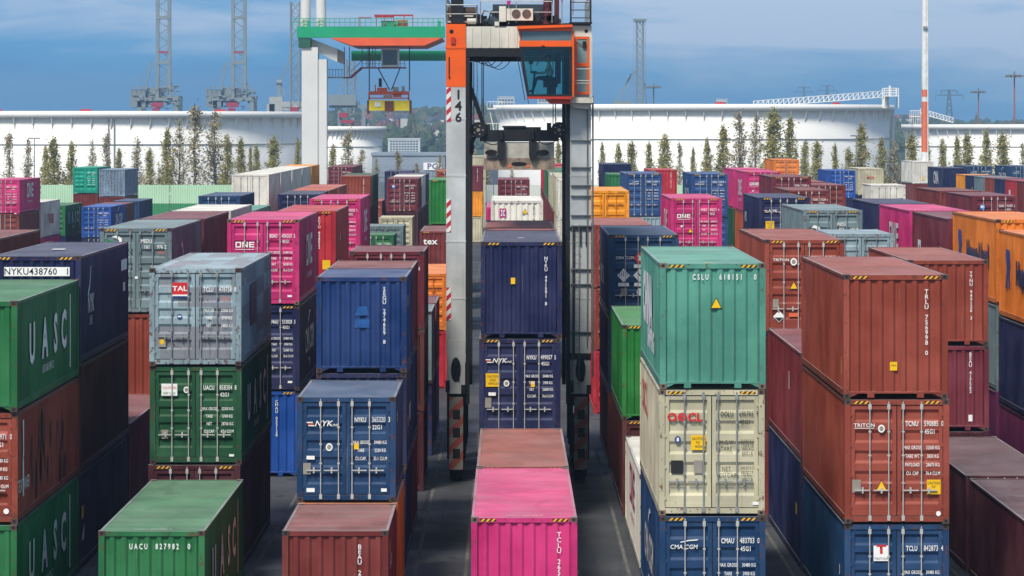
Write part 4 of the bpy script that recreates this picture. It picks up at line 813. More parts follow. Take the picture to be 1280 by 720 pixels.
for i in range(5):
    x = rc_.uniform(XL1 + .4, loc(1.0)); mb.path([(x, .3, 15.4), (x + .1, .3, 15.75), (x + .35, .3, 15.7), (x + .5, .3, 15.4)], .025, 5)
mb.build('hydraulics', M['dark_metal'], car)
# access tower over the right leg, beside the cab
mb = MB(); mb.box(XR0 - .01, XR1 + .02, -.05, .0, 14.88, 15.24); mb.box(XR1 - .06, XR1 + .04, -.06, 0, 12.86, 14.88); mb.box(XR0 + .02, XR0 + .16, -.06, 0, 12.86, 14.88); mb.build('access_frame', M['car_cream'], car)
mb = MB()
for z0, z1 in ((14.8, 14.87), (13.88, 14.0), (12.95, 13.03)): mb.box(XR0 + .16, XR1 - .06, -.09, -.03, z0, z1)
for x in (XR0 + .16, XR1 - .14): mb.box(x, x + .08, -.085, -.035, 13.03, 14.8)
ad = mb.build('access_door', M['car_orange'], car)
MB().box(XR0 + .24, XR1 - .14, -.06, -.05, 13.03, 14.8).build('door_pane', plain('green_grey_pane', '6f8a84', .15, spec=.8), ad)
mb = MB(); mb.box(XR0 + .42, XR0 + .54, -.14, -.09, 14.5, 14.72); mb.tube((XR0 + .2, -.12, 14.7), (XR0 + .46, -.12, 14.55), .012); mb.tube((XR0 + .54, -.0, 15.06), (XR0 + .54, -.06, 15.06), .06, 12); mb.build('mirror', M['dark_metal'], ad)
mb = MB(); mb.box(XR0 - .08, XR1 + .06, -.75, .0, 12.66, 12.84); mb.prism([(XR0 - .05, 12.66), (XR1 + .04, 12.66), (XR1 - .1, 12.45), (XR0 + .12, 12.5)], 'y', -.5, -.02); mb.build('platform', M['car_cream'], car)
mb = MB(); rail([(XR0 + .0, -.72, 12.84), (XR1 + .02, -.72, 12.84)], .95, .014); mb.tube((XR0 + .1, -.7, 13.4), (XR1, -.7, 13.4), .014, 5); mb.build('platform_railing', M['white_bar'], car)
# cab
CX0, CX1 = loc(.34), loc(2.06); cy0, cy1 = -1.05, .02
cab = MB(); cab.box(CX0 - .06, CX1 + .02, cy0 - .06, cy1 - .02, 15.04, 15.2); cab.prism([(CX0 - .1, 15.2), (CX1 + .02, 15.25), (CX1 + .02, 15.17), (CX0 - .1, 15.1)], 'y', cy0 - .2, cy0 + .3); cb = cab.build('cab_roof', M['car_orange'], car)
cab = MB(); cab.box(CX0 - .02, CX1, cy0 - .03, cy0 + .03, 14.52, 14.72); cab.box(CX1 - .0, CX1 + .07, cy0, cy1 - .03, 12.85, 15.04); cab.box(CX0 - .02, CX0 + .04, cy0, cy1 - .03, 14.52, 14.7); cab.box(CX0, CX0 + .05, cy0, cy0 + .05, 14.72, 15.04); cab.build('cab_frame', M['car_orange'], car)
cab = MB(); cab.prism([(CX0 + .27, 12.88), (CX1, 12.88), (CX1, 12.78), (CX0 + .24, 12.8)], 'y', cy0 - .04, cy1 - .03); cab.prism([(CX0 + .85, 12.78), (CX1 - .05, 12.78), (CX1 - .05, 12.62), (CX0 + 1.0, 12.64)], 'y', cy0 + .1, cy1 - .2); cab.build('cab_floor', M['car_red'], car)
cab = MB()
for a, b in (((CX0 + .02, 14.52), (CX0 + .28, 12.88)), ((CX1 - .04, 14.52), (CX1 - .04, 12.88)), ((CX0 + .04, 14.49), (CX1, 14.49)), ((CX0 + .28, 12.91), (CX1, 12.91))):
    cab.bar((a[0], cy0, a[1]), (b[0], cy0, b[1]), .09, .07)
cab.bar((CX0 + .02, cy1 - .06, 14.52), (CX0 + .28, cy1 - .06, 12.88), .08); cab.bar((CX1 - .2, cy1 - .06, 14.52), (CX1 - .2, cy1 - .06, 12.88), .1)
cab.build('window_frame', M['dark_metal'], car)
w1 = MB(); w1.prism([(CX0 + .05, 14.5), (CX1 - .02, 14.5), (CX1 - .02, 12.9), (CX0 + .3, 12.9)], 'y', cy0 + .0, cy0 + .012); w1.build('windscreen', gl, car)
w1 = MB(); w1.box(CX0 + .03, CX1, cy0, cy0 + .012, 14.72, 15.04); w1.build('upper_window', plain('grey_reflecting_glass', '55686c', .12, spec=.9), car)
w1 = MB(); w1.add([(CX0 + .03, cy0 + .04, 14.5), (CX0 + .03, cy1 - .1, 14.5), (CX0 + .29, cy1 - .1, 12.9), (CX0 + .29, cy0 + .04, 12.9)], [(0, 1, 2, 3)]); w1.build('side_window', gl, car)
w1 = MB(); w1.prism([(CX0 + .08, 14.45), (CX1 - .24, 14.45), (CX1 - .24, 12.92), (CX0 + .3, 12.92)], 'y', cy1 - .1, cy1 - .09); w1.build('rear_window', gl, car)
w1 = MB(); w1.bar((CX0 + .55, cy0 - .03, 13.9), (CX0 + .85, cy0 - .03, 14.45), .03); w1.box(CX0 + .72, CX0 + .82, cy0 - .08, cy0 - .02, 14.42, 14.56); w1.build('wiper', M['dark_metal'], car)
w1 = MB(); w1.box(CX0 + .78, CX0 + 1.25, -.75, -.3, 13.18, 13.42); w1.box(CX0 + 1.2, CX0 + 1.36, -.75, -.3, 13.3, 14.35); w1.box(CX0 + .9, CX0 + 1.2, -.6, -.45, 12.9, 13.2); w1.build('driver_seat', plain('dark_red_seat', '6e2a3a', .8), car)
w1 = MB(); w1.tube((CX0 + .42, -.55, 12.9), (CX0 + .48, -.55, 13.75), .03); w1.lathe([(.15, 0), (.17, .015), (.15, .03)], 18); w1 = MB(); w1.tube((CX0 + .42, -.55, 12.9), (CX0 + .5, -.55, 13.7), .035); w1.box(CX0 + .36, CX0 + .56, -.7, -.38, 13.65, 13.72); w1.box(CX0 + .3, CX0 + .44, -.68, -.5, 13.95, 14.15); w1.tube((CX0 + .37, -.6, 13.7), (CX0 + .37, -.6, 14.0), .015); w1.box(CX0 + .8, CX0 + 1.3, -.26, -.14, 13.4, 13.52); w1.build('console', M['dark_metal'], car)
w1 = MB()
for i in range(7): w1.bar((CX0 - .02 + i*.045, cy0 + .1, 14.3 - i*.24), (CX0 - .02 + (i+1)*.045, cy0 + .1, 14.3 - (i+1)*.24), .02)
w1.bar((CX0 - .1, cy0 + .3, 14.3), (CX0 + .17, cy0 + .3, 12.75), .025); w1.build('guard_bars', M['dark_metal'], car)
# hoist ropes, hose boom, cable loops under the beam
for x, y, z in ((-1.2, .6, 11.7), (-.93, .6, 11.9), (-.88, .6, 11.9), (1.46, .6, 11.9), (1.54, .6, 11.9), (1.78, .6, 11.6)):
    MB().tube((loc(x), y, z), (loc(x), y, 14.3), .016, 5).build('hoist_rope', M['dark_metal'], car)
MB().bar((loc(-1.42), .45, 13.5), (loc(-.85), .55, 11.85), .16, .12).build('hose_boom', M['dark_metal'], car)
mb = MB(); random.seed(3)
for j in range(5):
    x0 = -1.35 + .12*j; x1 = x0 + .55 + .12*j; sag = .22 + .06*j
    pts = [(loc(x0 + (x1-x0)*t/10), .2 + .03*j, 14.25 - sag*math.sin(math.pi*t/10)) for t in range(11)]; mb.path(pts, .014, 5)
mb.path([(loc(-1.35), .3, 14.2), (loc(-1.38), .3, 13.6), (loc(-1.3), .3, 13.1), (loc(-1.36), .3, 12.6)], .018, 5); mb.path([(loc(-1.1), .3, 14.2), (loc(-1.08), .3, 13.2), (loc(-1.12), .3, 12.5)], .012, 5)
mb.build('cable_loops', M['dark_metal'], car)
# spreader: hangs from the ropes, seen end on
sp = thing('spreader', 'black and weathered grey spreader hanging between the carrier legs above the stacks', 'spreader', (.31, Y0 + .5, 10.4))
def q(z): return z - 10.4
mb = MB(); mb.box(loc(-1.0), loc(1.65), .1, .5, q(11.38), q(11.76)); mb.box(loc(-.2), loc(1.05), .05, .6, q(11.42), q(11.86)); mb.box(loc(-.25), loc(.55), .0, .05, q(11.84), q(11.9)); mb.box(loc(1.25), loc(1.4), .1, .3, q(11.76), q(12.0)); mb.box(loc(-.85), loc(-.65), .1, .3, q(11.76), q(11.95)); mb.box(loc(-.5), loc(.9), .6, 1.4, q(11.5), q(11.7)); mb.build('head_beam', M['dark_metal'], sp)
for x in (-1.05, 1.66):
    mb = MB(); mb.tube((loc(x), -.06, q(11.76)), (loc(x), .04, q(11.76)), .27, 24); pl = mb.build('rope_pulley', M['dark_metal'], sp)
    mb = MB(); mb.tube((loc(x), -.08, q(11.76)), (loc(x), -.06, q(11.76)), .06, 10)
    for i in range(5): a = i*1.257; mb.tube((loc(x) + .15*math.cos(a), -.075, q(11.76) + .15*math.sin(a)), (loc(x) + .15*math.cos(a), -.06, q(11.76) + .15*math.sin(a)), .028, 8)
    mb.build('pulley_hub', M['grey_label'], pl)
for s_, x0, x1 in ((-1, -1.0, -1.32), (1, 1.6, 1.88)):
    mb = MB(); pts = [Vector((loc(x0), .2, q(11.66))), Vector((loc((x0*.4 + x1*.6)), .2, q(11.52))), Vector((loc(x1*.9 + x0*.1), .2, q(11.3))), Vector((loc(x1), .2, q(10.95)))]
    for a, b in zip(pts, pts[1:]): mb.bar(a, b, .2, .14)
    mb.build('guide_arm', M['dark_metal'], sp)
for x in (-.28, .78):
    mb = MB(); mb.box(loc(x - .13), loc(x + .13), -.1, .1, q(10.92), q(11.5)); mb.prism([(loc(x) + .13*math.cos(math.pi + t*math.pi/6), q(10.92) + .18*math.sin(math.pi + t*math.pi/6)) for t in range(7)], 'y', -.1, .1); mb.tube((loc(x), -.12, q(11.45)), (loc(x), -.12, q(11.7)), .08, 10); mb.build('damper', M['dark_metal'], sp)
for x in (-.62, 1.12):
    mb = MB(); mb.prism([(loc(x) + (.13 if abs(math.cos(t*math.pi/8)) > .1 else .13)*math.cos(t*math.pi/8)*1.6, q(11.0) + .1*math.sin(t*math.pi/8)) for t in range(16)], 'y', -.06, .02); mb.build('twistlock_arm', M['rubber'], sp)
mb = MB(); mb.box(loc(-.86), loc(1.5), .12, .3, q(10.82), q(11.36)); mb.build('end_plate', M['weathered'], sp)
mb = MB(); mb.box(loc(-.88), loc(1.52), .1, .34, q(10.42), q(10.818)); mb.build('lower_beam', M['rusty'], sp)
mb = MB(); mb.prism([(loc(.32) + .26*math.cos(t*math.pi/8), q(10.62) + .07*math.sin(t*math.pi/8)) for t in range(16)], 'y', .088, .098); mb.build('slot', M['rubber'], sp)
for x in (0.0, .62): MB().box(loc(x - .05), loc(x + .05), .085, .1, q(10.5), q(10.6)).build('marker_lamp', M['orange_ink'], sp)
mb = MB(); mb.box(loc(-.8), loc(-.6), .35, 11.6, q(10.8), q(11.3)); mb.box(loc(1.22), loc(1.42), .35, 11.6, q(10.8), q(11.3)); mb.build('telescopic_beam', M['weathered'], sp)
mb = MB(); mb.path([(loc(-.95 + .8*t/8), -.05, q(11.45) - .18*math.sin(math.pi*t/8)) for t in range(9)], .018, 5); mb.path([(loc(.95 + .6*t/8), -.05, q(11.4) - .12*math.sin(math.pi*t/8)) for t in range(9)], .014, 5); mb.build('hose', M['rubber'], sp)
# ------------------------------------------------------------------ driver, seated and facing left
def skin_person():
    J = {}; V = []; E = []; Rr = []
    def v(name, p, r, par=None):
        J[name] = len(V); V.append(p); Rr.append(r)
        if par is not None: E.append((J[par], J[name]))
    v('pelvis', (0, 0, .12), .14); v('waist', (-.02, 0, .30), .125, 'pelvis'); v('chest', (-.04, 0, .48), .15, 'waist'); v('neckb', (-.05, 0, .60), .07, 'chest'); v('neck', (-.07, 0, .67), .055, 'neckb')
    v('skull', (-.09, 0, .77), .095, 'neck'); v('crown', (-.08, 0, .86), .08, 'skull')
    for s in (-1, 1):
        n = 'LR'[s > 0]
        v('sh'+n, (-.05, s*.17, .55), .065, 'chest'); v('el'+n, (-.17, s*.22, .29), .045, 'sh'+n); v('wr'+n, (-.40, s*.17, .27), .03, 'el'+n); v('pa'+n, (-.47, s*.165, .275), .028, 'wr'+n)
        for i in range(4):
            o_ = (i - 1.5) * .02; v('f%d%s' % (i, n), (-.51, s*.165 + o_, .275), .009, 'pa'+n); v('g%d%s' % (i, n), (-.545 + abs(o_)*.4, s*.165 + o_*1.1, .262), .008, 'f%d%s' % (i, n))
        v('t'+n, (-.475, s*.165 - s*.04, .285), .010, 'pa'+n)
        v('hi'+n, (-.05, s*.1, .09), .10, 'pelvis'); v('kn'+n, (-.46, s*.13, .12), .062, 'hi'+n); v('an'+n, (-.58, s*.13, -.30), .042, 'kn'+n); v('to'+n, (-.72, s*.13, -.34), .035, 'an'+n)
    me = bpy.data.meshes.new('person'); me.from_pydata(V, E, []); o = bpy.data.objects.new('tmp', me); C.objects.link(o)
    o.modifiers.new('s', 'SKIN'); sv = me.skin_vertices[0].data if me.skin_vertices else None
    if sv is None:
        bm = bmesh.new(); bm.from_mesh(me); bm.verts.layers.skin.verify(); bm.to_mesh(me); bm.free(); sv = me.skin_vertices[0].data
    for i, r_ in enumerate(Rr): sv[i].radius = (r_, r_); sv[i].use_root = (i == 0)
    o.modifiers.new('u', 'SUBSURF').levels = 1; o.modifiers['u'].render_levels = 1
    dg = bpy.context.evaluated_depsgraph_get(); out = bpy.data.meshes.new_from_object(o.evaluated_get(dg)); bpy.data.objects.remove(o); return out
pm_ = skin_person(); pm_.materials.clear()
for _ in range(3): pm_.materials.append(None)
for f in pm_.polygons:
    c = f.center; f.use_smooth = True
    f.material_index = 0 if (c.z > .63 or (c.x < -.36 and c.z > .2)) else (2 if c.z < .2 else 1)
skin_m = plain('skin', 'b07a60', .55, var=.05); shirt = plain('pale_shirt', 'c4c8cc', .8); trou = plain('dark_green_trousers', '263430', .85)
pers = obj('person', pm_, [skin_m, shirt, trou], None, (CX0 + 1.02 + .31, Y0 - .52, 13.38))
tag(pers, 'seated driver in pale shirt facing left inside the orange carrier cab', 'person')
mb = MB(); mb.lathe([(.001, .10), (.06, .09), (.1, .03), (.105, -.03), (.09, -.08)], 14); hr = mb.build('hair', plain('dark_hair', '1d1714', .8), pers, (-.065, 0, .84))
mb = MB()
for s in (-1, 1): mb.tube((-.175, s*.035, .795), (-.184, s*.035, .795), .011, 8)
mb.prism([(-.17, .785), (-.205, .752), (-.17, .745)], 'y', -.014, .014); mb.box(-.18, -.172, -.028, .028, .715, .722); mb.build('face', plain('face_details', '4a2a22', .6), pers)
mb = MB()
for s in (-1, 1): mb.tube((-.08, s*.095, .775), (-.08, s*.112, .775), .03, 10, .022)
mb.build('ears', skin_m, pers)
# ------------------------------------------------------------------ fence along the far side of the yard
def ribwall(x0, x1, y, z0, z1, name, mat, parent, pitch=.28, d=.07):
    n = max(2, int((x1 - x0) / pitch)); st_ = (x1 - x0) / n; pts = []
    for i in range(n): a = x0 + i*st_; pts += [(a, y), (a + st_*.4, y), (a + st_*.5, y + d), (a + st_*.9, y + d)]
    pts.append((x1, y)); m_ = len(pts); mb = MB(); mb.add([(a, b, z0) for a, b in pts] + [(a, b, z1) for a, b in pts], [(i, i+1, m_+i+1, m_+i) for i in range(m_-1)])
    mb.box(x0, x1, y + d + .01, y + d + .12, z0, z1 + .03); return mb.build(name, mat, parent)
fence = thing('boundary_wall', 'long ribbed wall, pale green over dark green, in front of the poplars', 'wall', (0, 450, 0))
M['pale_green'] = plain('pale_green_cladding', 'b2d4b4', .6, var=.06, scale=.3); M['mid_green'] = plain('green_cladding', '3c8a5a', .6, var=.08, scale=.3); M['wall_white'] = plain('white_cladding', 'd2d6ce', .6, var=.06, scale=.3)
x = -66
while x < 70:
    c = 'wall_white' if -40.6 < x < -36 or -20 < x < 12 or x > 22 else 'pale_green'
    ribwall(x + .05, x + 7.95, 0, 2.35, 4.62, 'upper_panel', M[c], fence); ribwall(x + .05, x + 7.95, 0, 0, 2.33, 'lower_panel', M['mid_green'], fence); x += 8
# ------------------------------------------------------------------ storage tanks
def tank_mat():
    m = bpy.data.materials.new('white_tank_paint'); m.use_nodes = True; nt = m.node_tree; b = nt.nodes['Principled BSDF']; tc = N(nt, 'ShaderNodeTexCoord')
    mp = N(nt, 'ShaderNodeMapping'); mp.inputs['Scale'].default_value = (.5, .5, .06); link(nt, tc.outputs['Object'], mp.inputs[0]); n = N(nt, 'ShaderNodeTexNoise'); n.inputs['Detail'].default_value = 6; n.inputs['Scale'].default_value = 1; link(nt, mp.outputs[0], n.inputs[0])
    c = mixc(nt, ramp(nt, n.outputs[0], .5, .85, 0, .5), (.84, .83, .78, 1), (.62, .60, .53, 1)); link(nt, c, b.inputs['Base Color']); b.inputs['Roughness'].default_value = .5; return m
TM = tank_mat(); TS = plain('tank_seam_grey', '8d9090', .6)
def tank(cx, cy, r, h, label, seam=.62):
    t = thing('storage_tank', label, 'storage tank', (cx, cy, 0), 'white storage tanks beyond the yard')
    MB().lathe([(r, 0), (r, h - .4), (r - .3, h - .3)], 160).build('shell', TM, t)
    mb = MB(); mb.lathe([(r + .02, h - 1.15), (r + .9, h - 1.0), (r + .9, h), (r + .8, h), (r + .8, h - .75), (r - .1, h - .9)], 160); wg = mb
    mb = MB(); mb.lathe([(r + .03, h*seam), (r + .12, h*seam), (r + .12, h*seam + .12), (r + .03, h*seam + .12)], 160); mb.build('seam_ring', TS, t)
    mb = wg; nb = 72
    for i in range(nb):
        a = 2*math.pi*i/nb; ca, sa = math.cos(a), math.sin(a); mb.add([((r+.01)*ca - .06*sa, (r+.01)*sa + .06*ca, h - 3.0), ((r+.8)*ca - .06*sa, (r+.8)*sa + .06*ca, h - 1.05), ((r+.01)*ca - .06*sa, (r+.01)*sa + .06*ca, h - 1.05),
              ((r+.01)*ca + .06*sa, (r+.01)*sa - .06*ca, h - 3.0), ((r+.8)*ca + .06*sa, (r+.8)*sa - .06*ca, h - 1.05), ((r+.01)*ca + .06*sa, (r+.01)*sa - .06*ca, h - 1.05)], [(0, 1, 2), (5, 4, 3), (0, 3, 4, 1)])
    mb.build('wind_girder', TM, t)
    MB().lathe([(.01, h - 1.6), (r - .3, h - 1.4)], 80).build('floating_roof', TM, t)
    return t
t2 = tank(32.3, 640, 34.3, 15.6, 'large white tank in the centre right with a sloping gangway on its rim')
t1 = tank(-70.5, 622, 36.0, 14.35, 'wide white tank filling the left background behind the poplars')
t3 = tank(-38.5, 800, 10.5, 11.9, 'smaller white tank half hidden behind the gantry crane leg')
t4 = tank(121.5, 780, 36.5, 12.3, 'lower white tank at the right edge behind the red and white mast')
for t_, xs in ((t2, (890, 893)), (t1, (137, 144))):
    mb = MB(); lx, ly = t_.location.x, t_.location.y
    for px in xs:
        X = (px - 637) / (4550/(ly - 34)) - lx; rr_ = 34.05 if t_ is t2 else 36.15; Yv = -math.sqrt(max(0, rr_**2 - X**2)); mb.tube((X, Yv - .1, 0), (X, Yv - .1, 13), .09, 6)
    mb.build('down_pipes', TS, t_)
for t_, px, w_ in ((t2, 886, .8), (t1, 29, .8), (t1, 136, .9), (t1, 290, .9), (t2, 1029, .6)):
    lx, ly = t_.location.x, t_.location.y; X = (px - 637) / (4550/ly) - lx; h_ = 15.6 if t_ is t2 else 14.35; rr_ = 35.3
    Yv = -math.sqrt(max(0, rr_**2 - X**2)) + 1.0; MB().box(X - w_, X + w_, Yv, Yv + .8, h_ - .3, h_ + .3).build('foam_box', M['red_ink'], t_)
mb = MB(); WT = plain('white_steelwork', 'dcdcd8', .5)                      # rolling gangway and its landing
def truss(mb, a, b, h, n, r=.06):
    a, b = Vector(a), Vector(b); up = Vector((0, 0, h)); mb.tube(a, b, r*1.6, 6); mb.tube(a + up, b + up, r*1.3, 6)
    for i in range(n + 1):
        p_ = a.lerp(b, i/n); mb.tube(p_, p_ + up, r, 5)
        if i < n: mb.tube(p_ + up*.02, a.lerp(b, (i+1)/n) + up, r*.7, 5)
for dy in (-1.0, 1.0): truss(mb, (9.0, -24 + dy*.6, 15.1), (31.8, -15 + dy*.6, 16.9), 1.05, 26, .045)
mb.box(31.8, 34.4, -17, -13, 17.0, 17.2)
for x_ in (31.9, 34.3):
    for y_ in (-16.9, -13.1): mb.tube((x_, y_, 15.0), (x_ , y_, 18.4), .1, 6)
for z_ in (17.6, 18.0, 18.4):
    for y_ in (-16.9, -13.1): mb.tube((31.9, y_, z_), (34.3, y_, z_), .07, 5)
for i in range(9): mb.tube((31.9 + i*.3, -16.9, 17.2), (31.9 + i*.3, -16.9, 18.4), .04, 4)
mb.tube((33, -15, 17), (33, -15, 18.9), .2, 8); mb.tube((32.2, -15, 15), (32.2, -15, 17), .6, 8)
mb.build('gangway', WT, t2)
mb = MB()
truss(mb, (-34.5, -9, 14.6), (-27.2, -6, 12.7), 1.0, 10, .07); mb.box(-36.8, -34.5, -10, -7, 13.9, 14.1)
for i in range(7): mb.tube((-36.8 + i*.38, -10, 12), (-36.8 + i*.38, -10, 15.2), .06, 5)
mb.tube((-36.8, -10, 15.2), (-34.5, -10, 15.2), .07, 5); mb.build('gangway', WT, t4)
mb = MB(); X0 = -35.2
for z_ in (11.2, 15.0):
    mb.box(X0 - 1.0, X0 + 1.6, -6, -3, z_ - .15, z_ + .05)
    for i in range(6): mb.tube((X0 - 1.0 + i*.52, -6, z_), (X0 - 1.0 + i*.52, -6, z_ + 1.2), .05, 4)
    mb.tube((X0 - 1.0, -6, z_ + 1.2), (X0 + 1.6, -6, z_ + 1.2), .06, 4)
mb.bar((X0 + 1.4, -5.5, 8.6), (X0 - .6, -5.5, 11.0), .15); mb.bar((X0 + .2, -5.5, 11.0), (X0 - .6, -5.5, 14.8), .12)
mb.build('stair_landings', WT, t2)
mb = MB(); mb.tube((34.8, -3, 0), (34.8, -3, 14.5), .3, 8); mb.tube((34.0, -3, 9.5), (34.8, -3, 9.5), .2, 6); mb.build('side_pipe', WT, t2)

# ------------------------------------------------------------------ poplars
leafd = plain('poplar_leaves_olive', 'b2aa66', .7, var=.35, scale=.8); leafs = plain('poplar_leaves_thinning', 'bcb08c', .75, var=.35, scale=.8)
for lm in (leafd, leafs):
    nt = lm.node_tree; b = nt.nodes['Principled BSDF']; tl = N(nt, 'ShaderNodeBsdfTranslucent'); link(nt, b.inputs['Base Color'].links[0].from_socket, tl.inputs[0]); mxs = N(nt, 'ShaderNodeMixShader'); mxs.inputs[0].default_value = .45
    link(nt, b.outputs[0], mxs.inputs[1]); link(nt, tl.outputs[0], mxs.inputs[2]); link(nt, mxs.outputs[0], nt.nodes['Material Output'].inputs[0])
bark = plain('poplar_bark', '5d5648', .9, var=.2)
def poplar_meshes(seed, sparse, fat=1.0):
    """unit poplar: 10 m tall; trunk with upswept limbs, leaves as small faces in clumps along the limbs"""
    r_ = random.Random(seed); tr_ = MB(); lf = MB(); H_ = 10.0
    pts = [Vector((r_.uniform(-.06, .06), r_.uniform(-.06, .06), H_*i/8)) for i in range(9)]
    for i in range(8): tr_.tube(pts[i], pts[i+1], .11*(1 - i/8.6) + .012, 6, .11*(1 - (i+1)/8.6) + .012, caps=False)
    limbs = []
    for i in range(42 if not sparse else 38):
        t = r_.uniform(.1, .93); base = pts[int(t*8)].lerp(pts[min(8, int(t*8)+1)], t*8 % 1); a = r_.uniform(0, 6.283); ln = (2.9*(1 - t)**.9 + .3)*r_.uniform(.5, 1.15)
        w_ = fat*r_.uniform(.16, .52); tip = base + Vector((math.cos(a)*ln*w_, math.sin(a)*ln*w_, ln*.95)); tip.z = min(tip.z, H_*1.01)
        mid = base.lerp(tip, .5) + Vector((math.cos(a), math.sin(a), 0))*ln*.08; tr_.tube(base, mid, .028, 4, .02, caps=False); tr_.tube(mid, tip, .02, 4, .006, caps=False); limbs.append((base, mid, tip))
    for base, mid, tip in limbs:
        for j in range(4 if not sparse else 4):
            u = r_.uniform(.2, 1.0); c = base.lerp(mid, u*2) if u < .5 else mid.lerp(tip, u*2 - 1); cr = r_.uniform(.16, .46)
            for k_ in range(13 if not sparse else 7):
                d = Vector((r_.gauss(0, .42), r_.gauss(0, .42), r_.gauss(0, .75)))*cr; p = c + d; s_ = r_.uniform(.045, .115)
                n_ = Vector((r_.gauss(0, 1), r_.gauss(0, 1), r_.gauss(0, .7))).normalized(); a1 = n_.orthogonal().normalized()*s_; b1 = n_.cross(a1).normalized()*s_*r_.uniform(.6, 1.3)
                lf.add([p - a1, p - b1*.7, p + a1, p + b1*.8], [(0, 1, 2, 3)])
    for k_ in range(1500 if not sparse else 620):            # loose outer foliage filling the columnar envelope
        t = r_.betavariate(1.5, 1.7); rad = (.78*(1 - t)**.75 + .08)*min(1, t*5 + .35)*fat; a = r_.uniform(0, 6.283); q_ = rad*math.sqrt(r_.random())*(1 + .25*math.sin(a*3 + t*17 + seed))
        p = Vector((q_*math.cos(a), q_*math.sin(a), .06*H_ + t*H_*.95)); s_ = r_.uniform(.05, .11); n_ = Vector((r_.gauss(0, 1), r_.gauss(0, 1), r_.gauss(0, .7))).normalized(); a1 = n_.orthogonal().normalized()*s_; b1 = n_.cross(a1).normalized()*s_
        lf.add([p - a1, p - b1*.8, p + a1, p + b1*.8], [(0, 1, 2, 3)])
    return tr_.mesh('trunk'), lf.mesh('crown')
PV = [poplar_meshes(11, False), poplar_meshes(12, False), poplar_meshes(13, False, 1.2), poplar_meshes(21, True), poplar_meshes(22, True), poplar_meshes(23, True, 1.15)]
POP = [(15,167,14,1),(37,175,11,1),(55,184,11,0),(73,173,19,0),(92,178,14,0),(110,176,10,1),(130,168,13,1),(147,187,12,0),(170,173,14,1),(187,187,12,0),(207,162,16,0),(222,148,14,1),(245,132,22,1),(266,140,20,1),(283,170,14,0),(300,174,14,0),(314,184,7,0),(321,182,10,0),(340,172,17,0),(374,174,9,0),(414,182,11,0),(434,165,17,1),(452,188,12,1),(471,198,9,1),(497,190,12,1),(521,205,9,1),
 (549,195,11,1),(590,188,14,1),(606,200,12,1),(640,212,8,1),(698,178,10,0),(754,180,9,0),(772,181,12,0),(791,178,15,0),(810,179,12,0),(830,169,17,0),(849,179,9,1),(868,186,8,0),(884,174,12,0),(905,158,18,0),(926,140,17,1),(945,142,15,1),(966,137,24,0),(988,146,16,0),(1004,177,12,0),(1022,177,15,0),(1040,181,10,0),(1059,186,13,0),(1080,156,18,0),(1102,174,15,0),(1119,177,14,1),(1140,168,17,0),(1164,175,10,0),(1178,175,11,0),(1193,171,11,0),(1215,168,18,0),(1233,163,14,0),(1252,167,18,0),(1272,180,10,1)]
kinds = {0: 'leafy olive', 1: 'thinning brownish'}
refs = []
for i, (px, py, w_, sp_) in enumerate(POP):
    h_ = 12.1 - (py - 158)/9.48; ht = 'tall' if h_ > 12 else ('short' if h_ < 9.3 else 'mid-height')
    side = 'left' if px < 557 else ('between the carrier legs' if px < 712 else 'right'); same = [q_ for q_ in POP if (q_[0] < 557) == (px < 557) and (557 <= q_[0] < 712) == (557 <= px < 712)]
    n_ = same.index((px, py, w_, sp_)) + 1
    nth = {1: 'first', 2: 'second', 3: 'third', 21: 'twenty-first', 22: 'twenty-second', 23: 'twenty-third', 24: 'twenty-fourth', 25: 'twenty-fifth', 26: 'twenty-sixth', 27: 'twenty-seventh', 28: 'twenty-eighth'}.get(n_) or ORD[n_] if n_ < 19 or n_ > 20 else {19: 'nineteenth', 20: 'twentieth'}[n_]
    where = {'left': 'counting from the left edge', 'right': 'counting right from the carrier', 'between the carrier legs': 'seen between the carrier legs'}[side]
    t = thing('poplar_tree', '%s %s poplar, %s one %s' % (ht, kinds[sp_], nth, where), 'tree', ((px - 637)/9.48, 480 + random.uniform(-5, 5), 0), 'poplars in line behind the yard', random.uniform(0, 6))
    tm_, cm_ = PV[(i % 3) + 3*sp_]; wd = w_/9.48/1.5*1.45; t.scale = (wd, wd, h_/10)
    obj('trunk', tm_, bark, t); obj('crown', cm_, leafs if sp_ else leafd, t)
# ------------------------------------------------------------------ gantry crane with the green girders
gm_ = plain('gantry_green_paint', '109a6a', .5, var=.08, scale=.4); gw = plain('gantry_white_paint', 'd4d4cf', .5, var=.06, scale=.3); gr_ = plain('gantry_red_orange_paint', 'e25c2a', .5, var=.1, scale=.5); gred = plain('gantry_red_steel', '9a3038', .55); gy = plain('spreader_yellow_paint', 'f2d81c', .5, var=.1)
GD = 430; gan = thing('gantry_crane', 'white-legged gantry crane with two green girders and an orange trolley, left of the carrier', 'gantry crane', (0, GD, 0))
def gp(px, py, dy=0): p = P(px, py, GD + dy); return (p[0], dy, p[2])
def gbox(mb, x0, y0, x1, y1, d0, d1): a, b = gp(x0, y0), gp(x1, y1); mb.box(a[0], b[0], d0, d1, b[2], a[2]); return mb
gbox(MB(), 371, 33, 556, 47, 0, 1.6).build('near_girder', gm_, gan)
m1 = MB(); gbox(m1, 430, 59, 557, 72, 20, 21.6); m1.build('far_girder', gm_, gan)
m1 = MB()
for i in range(30):
    px = 366 + i*6.5; a, b = gp(px, 33), gp(px, 23); m1.tube((a[0], .2, a[2]), (b[0], .2, b[2]), .04, 4)
for py in (23, 28): a, b = gp(366, py), gp(555, py); m1.tube((a[0], .2, a[2]), (b[0], .2, b[2]), .05, 4)
gbox(m1, 384, 26, 388, 33, .1, .5); gbox(m1, 547, 26, 551, 33, .1, .5); m1.build('walkway_railing', gm_, gan)
